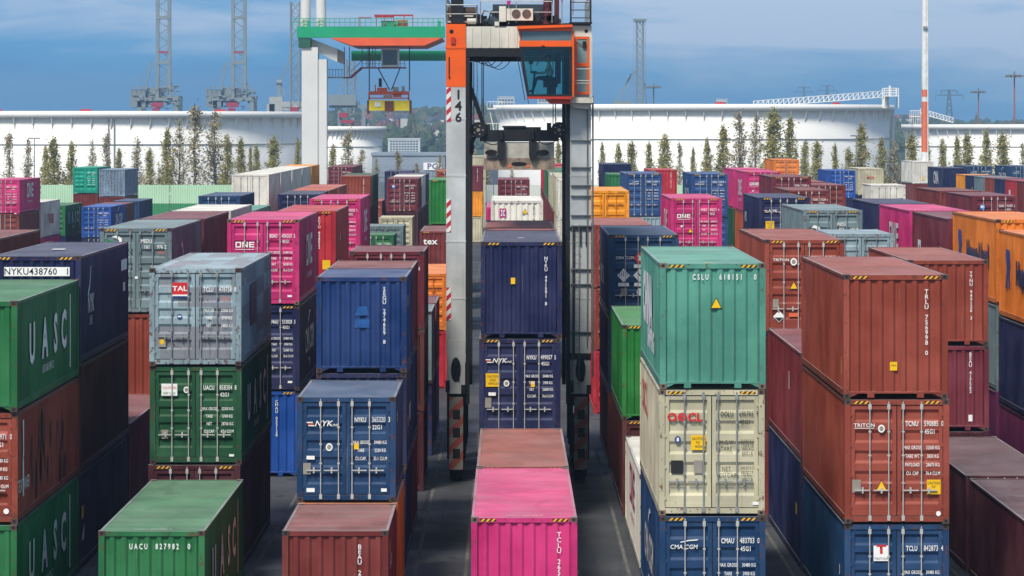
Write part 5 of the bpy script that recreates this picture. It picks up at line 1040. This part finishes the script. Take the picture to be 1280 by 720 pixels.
m1 = MB(); gbox(m1, 377, 59, 397, 300, .4, 3.4); m1.build('leg', gw, gan)
m1 = MB(); a, b = gp(397.2, 74), gp(408, 300); m1.box(a[0], b[0], .6, 3.2, b[2], a[2]); m1.build('leg_stiffener', gw, gan)
m1 = MB(); a = gp(373, 47.5); b = gp(388, 59); m1.box(a[0], b[0], .1, 3.6, b[2], a[2]); m1.build('saddle', plain('gantry_dark_green', '1f5a44', .6), gan)
m1 = MB(); a = gp(388.3, 48); b = gp(406, 74); m1.prism([(a[0], b[2] + 1.2), (b[0] + 1.4, b[2] - .3), (b[0] + 1.4, a[2] - 1.2), (a[0], a[2])], 'y', 1.7, 22); m1.build('cross_beam', gw, gan)
for x0, x1 in ((384, 381), (398, 401)): a, b = gp(x1, 33), gp(x0, -160); MB().tube((a[0], 1.0, a[2]), (b[0], 1.0, b[2]), .62, 14).build('pylon', gw, gan)
m1 = MB(); pts = [gp(*p_) for p_ in ((413, 47.3), (553, 47.3), (530, 57), (440, 57))]; m1.prism([(p_[0], p_[2]) for p_ in pts], 'y', -.25, 19); m1.build('trolley', gr_, gan)
m1 = MB(); gbox(m1, 466, 16.5, 515, 18.5, 5, 5.4)
for px in (468, 478, 490, 503, 514): gbox(m1, px, 18.5, px + 1, 33, 5, 5.4)
gbox(m1, 466, 17, 490, 20, 6, 6.4); gbox(m1, 446, 20, 462, 21, 5, 5.3); gbox(m1, 446, 20, 447, 33, 5, 5.3); m1.build('service_frame', gred, gan)
m1 = MB(); gbox(m1, 495, 23, 507, 32.9, 6, 10); m1.build('winch_house', plain('tan_winch_house', 'a8814e', .7), gan)
m1 = MB(); gbox(m1, 478, 29, 492, 32.9, 5.5, 9); a = gp(485, 29); m1.tube((a[0] - 1, 7, a[2]), (a[0] + 1, 7, a[2]), .5, 10); m1.build('motor', gm_, gan)
m1 = MB()
for px in (427, 433.5, 449.5, 463, 466, 457): gbox(m1, px, 57, px + .9, 84 if px > 440 else 95, 6, 6.2)
gbox(m1, 449, 83, 506, 84.5, 5, 8); gbox(m1, 425, 95.5, 436, 97, 5, 8); a, b = gp(436, 96), gp(450, 84); m1.bar((a[0], 5.5, a[2]), (b[0], 5.5, b[2]), .3)
a, b = gp(436, 88), gp(450, 75); m1.tube((a[0], 5.5, a[2]), (b[0], 5.5, b[2]), .05, 4)
for i in range(11): gbox(m1, 450 + i*5.4, 74, 450.6 + i*5.4, 83, 5, 5.1)
gbox(m1, 450, 74, 505, 74.7, 5, 5.1); gbox(m1, 450, 78.5, 505, 79, 5, 5.1); m1.build('stair_platform', gred, gan)
m1 = MB()
for i in range(5): gbox(m1, 409 + i*4, 86, 409.6 + i*4, 96, 4, 4.1)
gbox(m1, 408, 86, 427, 86.6, 4, 4.1); gbox(m1, 408, 95.5, 427, 97, 3.5, 5); m1.build('leg_platform', plain('grey_steelwork', '7d8588', .5), gan)
m1 = MB(); gbox(m1, 475, 59, 497, 83, 4, 7); cbn = m1.build('operator_cabin', gw, gan); MB_ = MB(); gbox(MB_, 477, 62, 495, 80.5, 3.95, 3.99); MB_.build('cabin_window', plain('dark_cabin_glass', '2a3f3e', .15, spec=.9), cbn)
gs_ = thing('crane_spreader', 'yellow and orange spreader hanging from the gantry crane on four ropes', 'spreader', (0, GD, 0))
m1 = MB(); gbox(m1, 458, 113.5, 510, 118, 6, 6.8); gbox(m1, 458, 121.5, 510, 123, 6, 6.4); gbox(m1, 458, 105, 460, 126, 6, 6.6) if False else None
for px in (458, 508): gbox(m1, px, 118, px + 2, 125, 6, 6.6)
gbox(m1, 466, 105, 467.5, 113.5, 6.2, 6.5); gbox(m1, 469, 109, 482, 113.5, 6.2, 6.7); gbox(m1, 489, 117, 500, 121, 6, 6.6); m1.build('head_frame', gr_, gs_)
m1 = MB(); gbox(m1, 489, 108, 496, 113.4, 6.2, 7); gbox(m1, 500, 107, 504, 113.4, 6.2, 7); gbox(m1, 477, 118.5, 488, 121.4, 6.2, 7); m1.build('hydraulic_unit', M['weathered'], gs_)
m1 = MB(); gbox(m1, 459, 125, 510, 138, 5.6, 7.6); m1.build('telescopic_beam', gy, gs_)
m1 = MB(); gbox(m1, 479, 126, 490, 139.5, 5.3, 5.6); of_ = plain('oxide_dark_steel', '6a3a28', .7); m1.build('centre_joint', of_, gs_)
for px in (456.5, 510): m1 = MB(); gbox(m1, px, 125, px + 2.5, 142, 5.6, 7.6); m1.build('corner_flipper', of_, gs_)
m1 = MB(); gbox(m1, 466, 127.5, 474, 133, 5.5, 5.6); m1.build('white_plate', M['white_ink'], gs_)
m1 = MB()
for (a0, b0, a1, b1) in ((459, 57, 459, 113), (510, 57, 510, 113), (470, 84, 485, 112), (498, 84, 487, 112)):
    a, b = gp(a0, b0), gp(a1, b1); m1.tube((a[0], 6.3, a[2]), (b[0], 6.3, b[2]), .07, 5)
m1.tube(tuple(Vector(gp(473, 97)) + Vector((0, 6.3, 0))), tuple(Vector(gp(473, 108)) + Vector((0, 6.3, 0))), .2, 6); m1.build('ropes', M['dark_metal'], gs_)

# ------------------------------------------------------------------ quay cranes far behind
cg = plain('quay_crane_grey_paint', '7c878b', .6, var=.12, scale=.1); cr = plain('quay_crane_red_trim', '9c2840', .6)
def lattice(mb, x0, x1, z0, z1, y0, y1, n, r=.22):
    for x_ in (x0, x1):
        for y_ in (y0, y1): mb.tube((x_, y_, z0), (x_, y_, z1), r, 5)
    for i in range(n):
        za, zb = z0 + (z1-z0)*i/n, z0 + (z1-z0)*(i+1)/n
        for y_ in (y0, y1): mb.tube((x0, y_, za), (x1, y_, zb), r*.45, 4); mb.tube((x0, y_, zb), (x1, y_, za), r*.45, 4)
        for x_ in (x0, x1): mb.tube((x_, y0, za), (x_, y1, zb), r*.45, 4)
        mb.tube((x0, y0, za), (x1, y0, za), r*.5, 4)
def sts(px, label, sc=1.0, y=1200, narrow=False):
    x, _, _ = P(px, 0, y); t = thing('quay_crane', label, 'quay crane', (x, y, 0), 'quay cranes beyond the tanks')
    r_ = random.Random(int(px)); u = 4550/y
    def z(py): return EYE - (py - 158)/u
    mb = MB()                                           # machinery house and portal
    mb.box(-8.2, -3.2, 0, 9, z(134), z(112)); mb.box(-3.0, 2.0, 2, 10, z(128), z(110)); mb.box(2.2, 8.4, 1, 7, z(124), z(120)); mb.build('machinery_house', plain('crane_house_grey', '788488', .65, var=.2, scale=.25), t)
    mb = MB()
    for xx in (-5.2, 6.9):
        for yy_ in (0, 14): MB().box(xx - .7, xx + .7, yy_, yy_ + 1.5, 0, z(121)).build('portal_leg', cg, t)
    mb.box(-6, 7.5, -.2, 1.3, z(126), z(122)); mb.build('portal_beam', cg, t)
    mb = MB()
    for i in range(120):
        xx, yy_, zz = r_.uniform(-8.3, 8.3), r_.uniform(-1.2, 6), r_.triangular(z(137), z(106), z(128)) ; w_ = r_.uniform(.15, .9)
        mb.box(xx - w_, xx + w_, yy_, yy_ + 1, zz, zz + r_.uniform(.15, .7))
    for i in range(11): mb.tube((-8 + i*1.5, -.8, z(113)), (-8 + i*1.5, -.8, z(106)), .1, 4)
    mb.tube((-8, -.8, z(108)), (7, -.8, z(110)), .1, 4); mb.build('walkways', cg, t)
    mb = MB(); mb.box(-1.2, 2.6, -1.6, -.6, z(134), z(128)); mb.box(-.8, 1.6, -1.6, -.6, z(139), z(135)); mb.build('red_trolley', cr, t)
    mb = MB()
    for xx in (.7, 4.6): mb.box(xx - .55, xx + .55, 0, 1.6, z(126), z(-85))
    for py in (22, 78, -30, -75): mb.box(.3, 5.0, -.1, 1.2, z(py + 2), z(py - 2))
    for i in range(24):
        za, zb = z(126) + i*2.4, z(126) + (i+1)*2.4; s_ = 1 if i % 2 else -1; mb.tube((2.65 - s_*1.8, .7, za), (2.65 + s_*1.8, .7, zb), .16, 4)
    for xx in (1.9, 2.9, 3.6): mb.tube((xx, .3, z(124)), (xx + .2, .3, z(-80)), .07, 4)
    bm_ = mb.build('raised_boom', cg, t); MB().box(1.1, 4.2, -.25, -.12, z(66.5), z(64)).build('red_cross_bar', cr, bm_)
    mb = MB(); mb.bar((-1.6, 1, z(78)), (-3.4, 1, z(120)), .5); mb.bar((-1.6, 1, z(78)), (.6, 1, z(84)), .3); mb.bar((4.8, 1, z(100)), (7.2, 1, z(124)), .35); mb.bar((-1.6, 1, z(80)), (-6.5, 1, z(110)), .2); mb.build('back_stay', cg, t)
    return t
sts(194, 'quay crane with raised twin boom, leftmost on the skyline'); sts(288.5, 'quay crane with raised twin boom, second from the left on the skyline')
def lat_crane(px, y, label, top, bot, w0, extra):
    x, _, _ = P(px, 0, y); u = 4550/y; t = thing('quay_crane', label, 'quay crane', (x, y, 0), 'quay cranes beyond the tanks')
    def z(py): return EYE - (py - 158)/u
    mb = MB(); lattice(mb, -w0, w0, z(bot), z(top), 0, w0*1.6, int((z(top) - z(bot))/(w0*2.4)), .3); mb.build('lattice_boom', cg, t)
    for nm, pts, r_ in extra:
        mb = MB()
        for (a, b, c, d) in pts: mb.bar(((a - px)/u, 1, z(b)), ((c - px)/u, 1, z(d)), r_)
        mb.build(nm, cg, t)
    mb = MB(); return t, z, u
t_, z_, u_ = lat_crane(369, 1150, 'quay crane with narrow lattice boom just left of the white gantry leg', 2, 134, 1.4, [('mast', [(349, 140, 349, 102)], 1.1), ('back_stay', [(349, 104, 362, 75), (350, 104, 345, 128), (350, 104, 357, 120), (362, 75, 364, 10)], .45)])
mb = MB(); mb.box(-9, 3, .2, 1.2, z_(138), z_(133)); MB().tube((-5.9, 1, z_(103)), (-4.2, 1, z_(103)), .9, 10).build('sheave', cg, t_); mb.box(-8.2, -4.0, 0, 4, z_(140), z_(121)); mb.box(-4, 3, 0, 6, z_(134), z_(127)); mb.box(-9, -6.5, 0, 3, z_(140), z_(130)); mb.build('machinery_house', plain('crane_house_pale', 'a4a8a2', .6, var=.15), t_)
mb = MB(); mb.box(-1.6, 1.0, -1, 0, z_(140), z_(134)); mb.build('red_trolley', cr, t_)
t_, z_, u_ = lat_crane(438, 1150, 'quay crane with lattice boom right of the white gantry leg', 74, 143, 1.2, [('legs', [(424, 136, 424, 230), (454.5, 136, 454.5, 230), (441, 136, 441, 160)], 1.1), ('back_stay', [(417, 128, 432, 98), (445, 95, 452, 124), (447, 200, 453, 150), (432, 98, 437, 80)], .4), ('machinery_house', [(411, 125, 445, 125)], 3.4), ('portal_beam', [(411, 133, 462, 133)], 1.0)])
mb = MB(); mb.box(-3.6, -.8, -1, 3, z_(147), z_(141)); mb.box(-3, 1, -1, 3, z_(154), z_(150)); mb.build('red_trolley', cr, t_)
t_, z_, u_ = lat_crane(800, 1150, 'quay crane with straight lattice boom right of the carrier', 24, 140, 1.0, [('back_stay', [(766, 131, 788, 96), (772, 131, 789, 92), (784, 131, 789, 92), (795, 88, 790, 96), (806, 104, 808, 131)], .35), ('machinery_house', [(768, 130, 790, 130)], 2.0)])
mb = MB(); mb.box(-2.1, 2.1, -.6, 1.8, z_(26), z_(23.5)); mb.box(-1.6, 1.6, -.4, 1.6, z_(28), z_(26.2)); mb.build('head_platform', cg, t_)
mb = MB(); mb.tube((-2.6, 0, z_(131)), (-1.9, 0, z_(24)), .08, 4); mb.tube((1.8, 0, z_(131)), (1.6, 0, z_(24)), .1, 4); mb.build('stay_cables', cg, t_)

# ------------------------------------------------------------------ masts and lamps
m_w = plain('mast_white', 'dcdcd8', .5); m_r = plain('mast_salmon_red', 'd8704e', .55, var=.06)
mx_, my_, _ = P(1156, 0, 425); mast = thing('banded_mast', 'tall white mast with salmon red bands rising right of the large tank', 'mast', (mx_, my_, 0)); u = 4550/425
def mz(py): return EYE - (py - 158)/u
for i, (a, b, c) in enumerate(((285, 190, m_w), (190, 127, m_r), (127, 121, m_w), (121, 112, m_r), (112, -40, m_w))):
    ra = .42 - .012*(285 - a)/40; MB().tube((0, 0, mz(a)), (0, 0, mz(b)), ra, 20, .42 - .012*(285 - b)/40).build('mast_band', c, mast)
MB().tube((.36, -.25, mz(280)), (.3, -.25, mz(-30)), .07, 6).build('cable_duct', m_w, mast)
mb = MB(); mb.box(-.25, .25, -.6, -.4, mz(36), mz(33)); mb.build('fixture', M['steel'], mast)
def floodmast(px, top, y, label, col, head=1.9, bot=0):
    x, _, zt = P(px, top, y); t = thing('floodlight_mast', label, 'light mast', (x, y, 0)); MB().tube((0,0,0), (0,0,zt), .3, 10, .17).build('pole', col, t)
    mb = MB(); mb.tube((0,0,zt), (0,0,zt + .3), head*.85, 16)
    for i in range(10): a = i*.628; mb.box(head*math.cos(a) - .35, head*math.cos(a) + .35, head*math.sin(a) - .3, head*math.sin(a) + .3, zt - .3, zt + .2)
    mb.tube((0,0,zt + .3), (0,0,zt + 1.1), .2, 6); mb.build('lamp_head', plain('lamp_head_grey', '6c706e', .6), t)
pr = plain('reddish_pole', '9a6058', .6)
floodmast(1223, 115, 1050, 'reddish floodlight mast above the right tank, the shorter one', pr); floodmast(1268, 95, 900, 'taller reddish floodlight mast near the right edge', pr); floodmast(817, 109, 1050, 'brown floodlight mast right of the lattice boomed quay crane', plain('brown_pole', '6c5f58', .6))
for px, top, lb in ((43, 173, 'slim street lamp before the left tank near the left edge'), (1070.5, 170, 'slim street lamp before the large tank, among the right poplars')):
    x, y, zt = P(px, top, 470); t = thing('street_lamp', lb, 'street lamp', (x, y, 0)); MB().tube((0,0,0), (0,0,zt), .1, 8, .06).build('pole', M['steel'], t)
    mb = MB()
    for s_ in (-1, 1): mb.box(min(.1*s_, .75*s_), max(.1*s_, .75*s_), -.2, .2, zt - .05, zt + .1)
    mb.box(-.1, .1, -.3, .3, zt, zt + .06); mb.build('lamp_head', plain('lamp_head_dark', '55595a', .6), t)
def hv(px, top, bot, y, label, w_=1.0):
    x, _, zt = P(px, top, y); zb = P(px, bot, y)[2]; t = thing('electricity_pylon', label, 'pylon', (x, y, 0), 'electricity pylons on the ridge'); mb = MB(); zb = 0
    for sx in (-1, 1):
        for sy in (-1, 1): mb.tube((sx*4*w_, sy*4*w_, zb), (sx*.5*w_, sy*.5*w_, zt), .35*w_, 4)
    n = 9
    for i in range(n):
        f0, f1 = i/n, (i+1)/n; a0, a1 = (4 - 3.5*f0)*w_, (4 - 3.5*f1)*w_; z0, z1 = zb + (zt-zb)*f0, zb + (zt-zb)*f1
        for sy in (-1, 1): mb.tube((-a0, sy*a0, z0), (a1, sy*a1, z1), .18*w_, 4); mb.tube((a0, sy*a0, z0), (-a1, sy*a1, z1), .18*w_, 4)
    mb.build('lattice_tower', plain('pylon_steel', '4a5a66', .7), t)
    mb = MB()
    for k_, (dz, l_) in enumerate(((.10, 10), (.02, 6))):
        z = zt - (zt - zb)*dz; mb.bar((-l_*w_, 0, z), (l_*w_, 0, z), .6*w_); 
        for s_ in (-1, 1): mb.tube((s_*l_*w_, 0, z), (s_*l_*w_, 0, z - 4*w_), .25*w_, 4)
    mb.build('cross_arms', plain('pylon_arm_steel', '4a5a66', .7), t)
hv(1005, 108, 126, 2900, 'small electricity pylon above the large tank, left of a pair', .8); hv(1034, 106, 126, 2850, 'small electricity pylon above the large tank, right of a pair', .8); hv(1186.5, 112, 155, 2300, 'larger electricity pylon between the banded mast and the floodlights', .85)

# ------------------------------------------------------------------ hills, woods, houses
def hz(x, y):
    """terrain height: flat to 1350 m, then a slope up to a wooded ridge"""
    t = min(1, max(0, (y - 1350)/1500)); t = t*t*(3 - 2*t)
    r_ = 15 + 2.5*math.sin(x*.0061 + 1.0) + 2*math.sin(x*.017 + .4) + 1.5*math.sin(y*.004 + x*.003)
    px_ = 637 + 4550*x/max(y, 1)
    if px_ < 400: r_ *= .62
    elif px_ > 640: r_ *= .8
    px = 637 + 4550*x/max(y, 1)
    return t*r_ - (0 if y < 4000 else 0)
mb = MB(); nx, ny = 90, 40; xs = [-1300 + 2600*i/nx for i in range(nx+1)]; ys = [1200 + 3300*(j/ny) for j in range(ny+1)]
mb.add([(x_, y_, hz(x_, y_) - .15) for y_ in ys for x_ in xs], [(j*(nx+1)+i, j*(nx+1)+i+1, (j+1)*(nx+1)+i+1, (j+1)*(nx+1)+i) for j in range(ny) for i in range(nx)], True)
mb.build('hills', plain('hill_grass_and_scrub', '2f3f26', .95, var=.4, scale=.01))['kind'] = 'structure'
hs = [(434,190,.5),(440,184,2),(447,176,1),(455,171,2),(462,172,0),(448,185,0),(458,190,1),(466,186,3),(472,180,3),(478,176,3),(481,171,3),(484,165,1),(492,164,3),(500,162,0),(507,160,1),(513,163,1),(463,160,1),(455,159,0),(486,157,0),(497,156,1),(517,158,1),(541,158,1),(556,164,0),(475,196,1),(469,199,0),(540,176,1),(548,182,0),(555,172,1),(590,166,1),(598,172,0),(606,160,1),(613,178,2),(596,186,1),(1121,144,1),(1128,143,0),(1134,145,1),(1141,144,1),(1147,146,0),(1125,146,1)]
HP = {}
for (px, py, wi) in hs:
    y_ = 1500 + max(0, (200 - py))*22
    for _ in range(60):                       # walk up the slope until the house stands at the measured height
        x_ = (px - 637)*y_/4550
        if hz(x_, y_) + 6 >= EYE - (py + 2 - 158)*y_/4550 or y_ > 2900: break
        y_ += 25
    HP[(px, py)] = y_
rw = random.Random(4); mb = MB()
ico = bmesh.new(); bmesh.ops.create_icosphere(ico, subdivisions=2, radius=1); iv = [v.co.copy() for v in ico.verts]; iff = [tuple(v.index for v in f.verts) for f in ico.faces]; ico.free()
cnt = 0
while cnt < 2600:
    y_ = rw.triangular(1420, 3000, 2500); x_ = rw.uniform(-.15, .15)*y_; px = 637 + 4550*x_/y_
    if 640 < px < 1090 and rw.random() < .8: continue
    if px < 400 and rw.random() < .8: continue
    if 1205 < px and rw.random() < .6: continue
    if 470 < px < 530 and 1700 < y_ < 2100 and rw.random() < .7: continue
    u_ = 4550/y_; py = 158 - (hz(x_, y_) - EYE)*u_
    if any(abs(px - a) < 5 and -9 < py - b_ < 13 and y_ < HP.get((a, b_), 9e9) for a, b_, c_ in hs): continue
    big = 1.0 if 400 < px < 640 else .62
    s_ = rw.uniform(2.6, 6.2)*big; con = rw.random() < .05; h_ = s_*(rw.uniform(.9, 1.3) if not con else 1.9); s_ *= (.6 if con else 1)
    jx = rw.uniform(0, 9); c = Vector((x_, y_, hz(x_, y_) + h_*.6)); vs = []
    for v in iv:
        k_ = 1 + .28*math.sin(v.x*5.1 + jx*3) * math.sin(v.y*4.3 + jx) + .22*math.sin(v.z*7 + jx*2 + v.x*6); sh = (1 - .75*max(0, v.z)) if con else 1
        vs.append(c + Vector((v.x*s_*k_*sh, v.y*s_*k_*sh, v.z*h_*k_)))
    mb.add(vs, iff); cnt += 1
wd_m = bpy.data.materials.new('woodland_foliage'); wd_m.use_nodes = True; nt = wd_m.node_tree; b = nt.nodes['Principled BSDF']; tcw = N(nt, 'ShaderNodeTexCoord'); nw = N(nt, 'ShaderNodeTexNoise'); nw.inputs['Scale'].default_value = .06; nw.inputs['Detail'].default_value = 8; nw.inputs['Roughness'].default_value = .75; link(nt, tcw.outputs['Object'], nw.inputs[0])
rpw = N(nt, 'ShaderNodeValToRGB'); ee = rpw.color_ramp.elements; ee[0].position = .35; ee[0].color = (.016, .03, .014, 1); ee[1].position = .68; ee[1].color = (.13, .11, .055, 1); m2 = ee.new(.5); m2.color = (.05, .075, .03, 1); link(nt, nw.outputs[0], rpw.inputs[0]); link(nt, rpw.outputs[0], b.inputs['Base Color']); b.inputs['Roughness'].default_value = .95
bpw = N(nt, 'ShaderNodeBump'); bpw.inputs['Distance'].default_value = 1.5; n3 = N(nt, 'ShaderNodeTexNoise'); n3.inputs['Scale'].default_value = .6; link(nt, tcw.outputs['Object'], n3.inputs[0]); link(nt, n3.outputs[0], bpw.inputs['Height']); link(nt, bpw.outputs[0], b.inputs['Normal'])
tag(mb.build('woodland', wd_m), 'dark mixed woodland covering the slopes and ridge beyond the port', 'woodland', kind='stuff')
# houses on the slope
HW = [plain('house_wall_' + n_, c_, .8) for n_, c_ in (('cream', 'd6cdb8'), ('white', 'dedbd3'), ('ochre', 'c4a06c'), ('brick', 'a05c48'))]; HRf = [plain('house_roof_' + n_, c_, .85) for n_, c_ in (('slate', '4c4f58'), ('tile', '8e4a38'), ('brown', '63463c'))]; winm = plain('house_window', '20262c', .3)
walls = ['cream', 'white', 'ochre', 'brick']; roofs = ['slate', 'red', 'brown']
for i, (px, py, wi) in enumerate(hs):
    wi = int(wi); y_ = HP[(px, py)]; x_ = (px - 637)*y_/4550
    r_ = random.Random(i); w_, d_, h_ = r_.uniform(6, 9), r_.uniform(7, 10), r_.uniform(4.5, 7); ri = r_.randrange(3)
    z0 = hz(x_, y_)
    rel = 'below the gantry spreader' if px < 557 else ('between the carrier legs' if px < 700 else 'beside the banded mast')
    lst = [q_ for q_ in hs if (q_[0] < 557) == (px < 557) and (q_[0] > 700) == (px > 700)]; lst.sort(key=lambda q_: q_[0]); nn = [q_ for q_ in lst].index(hs[i]) + 1
    ordn = ORD[nn] if nn < 19 else {19: 'nineteenth', 20: 'twentieth'}.get(nn, 'twenty-' + ORD[nn - 20] if nn > 20 else '')
    hgt = 'upper' if py < 165 else ('middle' if py < 180 else 'lower')
    t = thing('hillside_house', '%s %s-roofed house, %s slope, %s from left %s' % (walls[wi], roofs[ri], hgt, ordn, rel), 'house', (x_, y_, z0), 'houses on the hillside', r_.uniform(-.5, .5))
    MB().box(-w_/2, w_/2, -d_/2, d_/2, -2, h_).build('wall', HW[wi], t)
    rf = MB().prism([(-w_/2 - .4, h_), (w_/2 + .4, h_), (0, h_ + w_*.42)], 'y', -d_/2 - .4, d_/2 + .4).build('roof', HRf[ri], t)
    MB().box(w_*.2, w_*.2 + .9, -1, 0, h_ + .5, h_ + w_*.48).build('chimney', HW[3], rf)
    for xx in (-w_*.26, w_*.26):
        for zz in (1.0, 3.4): MB().box(xx - .6, xx + .6, -d_/2 - .05, -d_/2 + .02, zz, zz + 1.4).build('window', winm, t)
# flat-roofed buildings at the foot of the hill
def block(px0, px1, top, y, dep, label, wallm, floors, cols, gm, name='office_building'):
    a, b = P(px0, top, y), P(px1, top, y); cx = (a[0] + b[0])/2; w_ = b[0] - a[0]; h_ = a[2]; g0 = hz(cx, y); t = thing(name, label, 'building', (cx, y, g0)); h_ -= g0
    MB().box(-w_/2, w_/2, 0, dep, 0, h_).build('wall', wallm, t); MB().box(-w_/2 - .2, w_/2 + .2, -.2, dep, h_, h_ + .5).build('roof', wallm, t)
    for j in range(floors):
        for i in range(cols):
            ww, hh = (w_*.9)/cols, (h_*.92)/floors; x0 = -w_*.45 + i*ww + ww*.12; z0 = h_*.04 + j*hh + hh*.2; MB().box(x0, x0 + ww*.76, -.08, .02, z0, z0 + hh*.6).build('window', gm, t)
    return t
gw2 = plain('office_white_frame', 'cfd2d2', .6); gwd = plain('office_glass', '5a6a78', .25, spec=.7)
block(485, 525, 174.5, 1430, 14, 'white office block with a dense grid of windows at the foot of the hill', gw2, 6, 10, gwd)
wh = block(465, 556, 194.5, 640, 20, 'long blue grey flat building with blue and white sign, left of the carrier leg', plain('blue_grey_cladding', '8794a2', .7, scale=.2), 1, 1, plain('cladding_panel_tone', '8390a0', .7), name='warehouse')
sg = P(530, 202, 640); MB().box(sg[0] - wh.location.x - .1, sg[0] - wh.location.x + 3.1, -.2, -.1, 4.2, 5.5).build('sign', M['white_ink'], wh)
o = obj('lettering', text_mesh('PC', 1.1, .03), M['blue_ink'], wh, (sg[0] - wh.location.x + 1.5, -.22, 4.4), (R(90), 0, 0)); o.scale = (1.0, 1.0, 1.0)
bw = plain('tower_block_white', 'c9ccd0', .7)
block(622, 643, 121.5, 2500, 20, 'pale tower block with grey left side, seen between the carrier legs', bw, 6, 5, gwd, 'tower_block'); block(672, 692, 121.5, 2550, 20, 'pale tower block partly behind the carrier cab floor', bw, 6, 5, gwd, 'tower_block'); block(895.5, 909, 124.5, 2500, 15, 'small white tower block peeping over the large tank', bw, 5, 4, gwd, 'tower_block')
# low white structures by the fence, seen between the stacks
for px0, px1, tp, y_, lb in ((533, 548, 214, 452.5, 'low white structure left of the carrier leg'), (466, 482, 216, 452.5, 'low white structure between the burgundy and green far stacks')):
    a, b = P(px0, tp, y_), P(px1, tp, y_); t = thing('service_cabin', lb, 'cabin', (a[0], y_, 0)); w_ = b[0] - a[0]; MB().box(0, w_, 0, 3, 0, 5.0).build('wall', WT, t)
    mb = MB(); n_ = 5
    for i in range(n_): mb.tube((w_*i/(n_-1), 0, 5), (w_*i/(n_-1), 0, a[2]), .05, 4)
    for f_ in (.5, 1): mb.tube((0, 0, 5 + (a[2] - 5)*f_), (w_, 0, 5 + (a[2] - 5)*f_), .05, 4)
    mb.build('railing', WT, t)

# ------------------------------------------------------------------ the air of the estuary: thin even haze round everything
hzb = MB().box(-2600, 2600, -80, 6050, -3, 86).build('haze', None)
hm_ = bpy.data.materials.new('haze_air'); hm_.use_nodes = True; nt = hm_.node_tree; nt.nodes.clear(); ov = N(nt, 'ShaderNodeOutputMaterial'); pv = N(nt, 'ShaderNodeVolumePrincipled')
pv.inputs['Color'].default_value = (.45, .72, 1, 1); pv.inputs['Density'].default_value = .00021; pv.inputs['Anisotropy'].default_value = .1; link(nt, pv.outputs[0], ov.inputs['Volume'])
hzb.material_slots[0].material = hm_; tag(hzb, kind='stuff')
